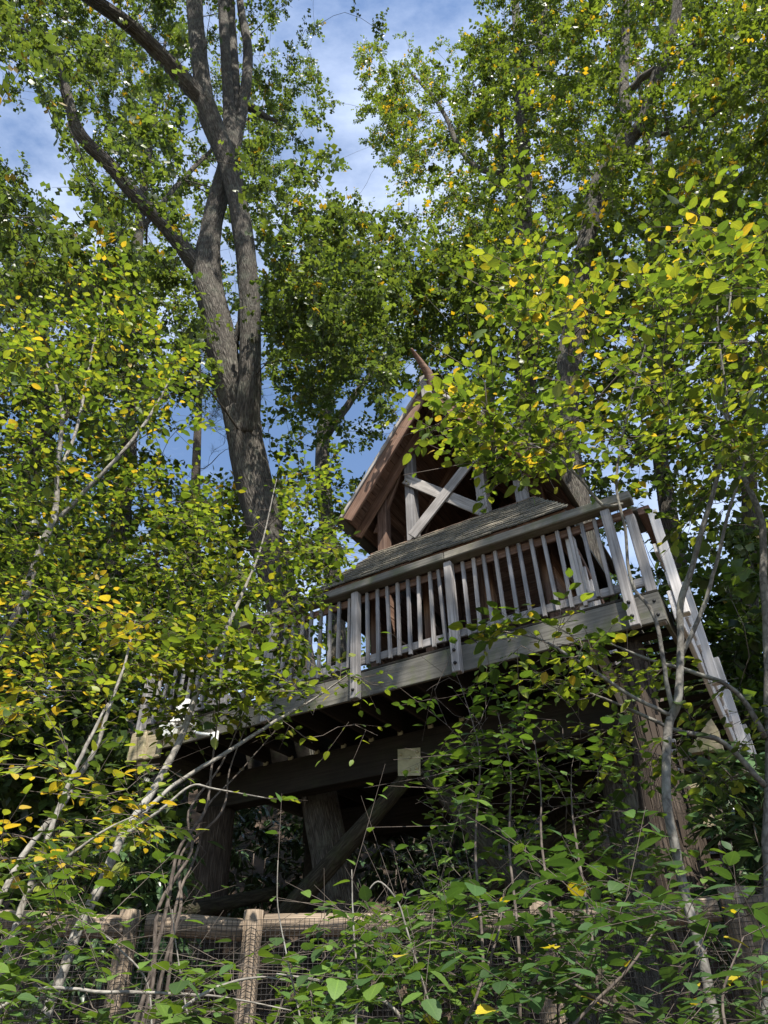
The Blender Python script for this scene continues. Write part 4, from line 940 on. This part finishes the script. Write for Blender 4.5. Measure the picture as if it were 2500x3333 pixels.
# right hand saplings
ra = stem((2350, 3420, 2.9, 37), (2328, 3333, 2.92, 37), (2282, 3096, 2.95, 35), (2235, 2930, 3.0, 33), (2200, 2764, 3.0, 31), (2170, 2598, 3.0, 30), (2176, 2368, 3.05, 28), (2207, 2278, 3.05, 27), (2216, 2097, 3.1, 23), (2216, 1962, 3.1, 22), (2252, 1849, 3.1, 19), (2288, 1713, 3.1, 17), (2333, 1560, 3.1, 14), (2370, 1350, 3.1, 9), (2340, 1100, 3.1, 6), (2330, 850, 3.1, 3), ground=True)
rb = stem((2190, 2310, 3.05, 16), (2165, 2150, 3.0, 14), (2130, 2000, 3.0, 13), (2060, 1900, 3.0, 11), (2040, 1720, 3.0, 10), (2010, 1560, 3.0, 9), (2050, 1330, 3.0, 7), (2120, 1050, 3.0, 4))
rc = stem((2214, 2140, 3.1, 16), (2290, 1980, 3.1, 14), (2330, 1850, 3.1, 12), (2370, 1680, 3.1, 10), (2440, 1450, 3.1, 6))
rd = stem((2190, 2330, 3.05, 14), (2040, 2260, 2.95, 12), (1900, 2170, 2.9, 10), (1750, 2080, 2.9, 8), (1600, 2050, 2.9, 4))
re_ = stem((2030, 1640, 3.0, 12), (1960, 1640, 3.0, 11), (1890, 1560, 2.95, 10), (1800, 1480, 2.9, 8), (1660, 1420, 2.9, 6), (1520, 1370, 2.9, 3))
rr1 = [(1330, 1380), (1480, 1330), (1560, 1000), (1700, 720), (1760, 760), (1900, 900), (2050, 820), (2200, 700), (2500, 580), (2750, 600), (2750, 1550), (2300, 1500), (2050, 1560), (1850, 1560), (1640, 1540), (1400, 1500)]
sapling('sapling', 'grey trunked sapling at the right carrying broad yellow green leaves over the cabin', [ra, rb, rc, rd, re_], np.vstack([sample(rr1, 215, 3.0, 4.8, clear=False, halo=0.15), sample([(1550, 1980), (1800, 1960), (2050, 2020), (2050, 2160), (1750, 2180), (1500, 2150)], 14, 2.9, 3.3, clear=False), sample([(1400, 1260), (1560, 1150), (1750, 1200), (1800, 1520), (1600, 1560), (1440, 1440)], 36, 3.0, 4.2, clear=False)]), P_WITCH, 'wit', 300, 0.05, 'greybark')
rg = stem((2485, 3400, 3.6, 31), (2490, 2900, 3.6, 30), (2492, 2500, 3.6, 28), (2480, 2000, 3.6, 25), (2470, 1700, 3.6, 22), (2400, 1500, 3.6, 17), (2350, 1250, 3.6, 11), (2380, 950, 3.6, 5), ground=True)
rh = stem((2490, 2400, 3.6, 20), (2400, 2250, 3.5, 16), (2260, 2190, 3.4, 14), (2120, 2150, 3.4, 10), (1950, 2080, 3.4, 4))
ri = stem((2490, 2560, 3.6, 20), (2350, 2420, 3.5, 18), (2200, 2380, 3.4, 14), (2050, 2310, 3.35, 10), (1850, 2230, 3.3, 4))
sapling('sapling', 'grey sapling at the right edge with crossing bare branches', [rg, rh, ri], np.vstack([sample([(2000, 900), (2650, 700), (2750, 1700), (2400, 1750), (2100, 1600)], 100, 3.8, 5.2, halo=0.15), sample([(1650, 2150), (2050, 2100), (2450, 2300), (2450, 2600), (2000, 2500), (1700, 2350)], 34, 3.3, 3.9, clear=False)]), P_GREEN, 'gre', 220, 0.05, 'greybark')
# viburnum shrubs
VIB = dict(m=1, L0=0.22, L1=0.42, n=8, size=0.07, pair=True, spread=0.35, vert=0.5, nj=0.22, droop=(-0.05, 0.14), back=0.05, tr=0.0013, ang=(1.0, 1.5))
VCP = dict(rt=0.0010, kr=0.0022, seg=0.12, up_pen=0.9, wig=0.12, arch=0.10)
def vib(label, stems, T, palette, pk, nobj, size=0.07, bark_m='palebark', m=1):
    s2 = dict(VIB); s2['size'] = size; s2['m'] = m
    return plant('viburnum_shrub', label, 'shrub', stems, T, 'vib', palette, pk, s2, M[bark_m], 'round leaved shrubs along the fence', nobj=nobj, cp=VCP, k=7, twig_m=M['twig'])
v1 = [stem((-80, 3330, 2.5, 12), (130, 3220, 2.5, 11), (350, 3230, 2.5, 11), (600, 3235, 2.5, 9), (750, 3250, 2.5, 6), (950, 3290, 2.5, 4), ground=True),
      stem((480, 3400, 2.4, 14), (560, 3310, 2.4, 12), (680, 3220, 2.4, 11), (830, 3180, 2.4, 7), (930, 3190, 2.4, 3), ground=True),
      stem((500, 3420, 2.6, 7), (480, 3200, 2.6, 6), (390, 3090, 2.6, 6), (300, 3010, 2.6, 3), ground=True),
      stem((640, 3420, 2.6, 6), (600, 3250, 2.6, 6), (570, 3050, 2.6, 4), (560, 2960, 2.6, 3), ground=True)]
vib('sunlit round leaved shrub with arching pale stems at bottom left', v1, sample([(-100, 3050), (150, 2930), (420, 2960), (560, 3020), (760, 3140), (950, 3180), (950, 3500), (-100, 3500)], 160, 2.1, 3.0), P_VIB, 'vib', 300, 0.044)
v2 = [stem((1000, 3450, 2.5, 7), (960, 3250, 2.5, 6), (930, 3100, 2.5, 5), (905, 2950, 2.5, 4), (905, 2800, 2.5, 3), ground=True),
      stem((1150, 3450, 2.5, 9), (1160, 3200, 2.5, 7), (1150, 3000, 2.5, 6), (1145, 2830, 2.5, 3), ground=True),
      stem((1420, 3450, 2.5, 14), (1250, 3260, 2.5, 12), (1080, 3200, 2.5, 9), (900, 3170, 2.5, 5), ground=True),
      stem((1450, 3450, 2.5, 9), (1330, 3050, 2.5, 7), (1290, 2930, 2.5, 6), (1230, 2870, 2.5, 5), (1180, 2930, 2.5, 3), ground=True)]
vib('bright green shrub with upright shoots before the middle fence post', v2, sample([(880, 2800), (960, 2950), (1080, 2960), (1130, 2830), (1200, 2850), (1400, 2900), (1500, 3000), (1480, 3500), (860, 3500), (880, 3150)], 170, 2.2, 3.1), P_VIB, 'vib', 300, 0.043)
v3 = [stem((1560 + q * 130, 3450, 2.7, 12), (1570 + q * 120, 3100, 2.7, 10), (1545 + q * 110, 2750, 2.8, 8), (1560 + q * 100, 2450 + q * 60, 2.9, 5), (1500 + q * 120, 2230 + q * 90, 2.95, 3), ground=True) for q in range(4)]
v3 += [stem((1700, 3450, 2.5, 15), (1760, 3170, 2.5, 12), (1950, 3250, 2.5, 10), (2100, 3330, 2.5, 7), ground=True)]
r_v3 = [(1380, 2230), (1520, 2170), (1620, 2200), (1720, 2350), (1900, 2450), (2100, 2550), (2150, 2750), (2100, 3000), (1900, 3200), (1500, 3250), (1350, 3000), (1420, 2700)]
vib('tall upright green shrub growing under the deck edge', v3, sample(r_v3, 215, 2.8, 3.8, clear=False), P_VIB, 'vib', 300, 0.046, 'twig')
v4 = [stem((1750, 3480, 2.1, 14), (1900, 3300, 2.15, 11), (2050, 3150, 2.2, 9), (2150, 3000, 2.3, 4), ground=True),
      stem((1450, 3480, 2.1, 12), (1550, 3250, 2.15, 10), (1620, 3050, 2.2, 7), (1640, 2900, 2.3, 3), ground=True),
      stem((2400, 3480, 2.1, 11), (2350, 3250, 2.15, 9), (2420, 3050, 2.2, 4), ground=True)]
r_v4 = [(1300, 3050), (1480, 2920), (1700, 2800), (1900, 2850), (2150, 2900), (2350, 2900), (2600, 2950), (2650, 3550), (1250, 3550)]
vib('green shrub with large round leaves coloured darker for shade, filling the bottom right', v4, sample(r_v4, 180, 1.9, 2.8, clear=False), P_VIB_SHADE, 'vib_shade', 300, 0.048, 'twig')
print('TRIS', sum(len(o.data.loops) - 2 * len(o.data.polygons) for o in bpy.data.objects if o.type == 'MESH'), 'leaf faces', TOTAL[0], 'objects', len(bpy.data.objects))
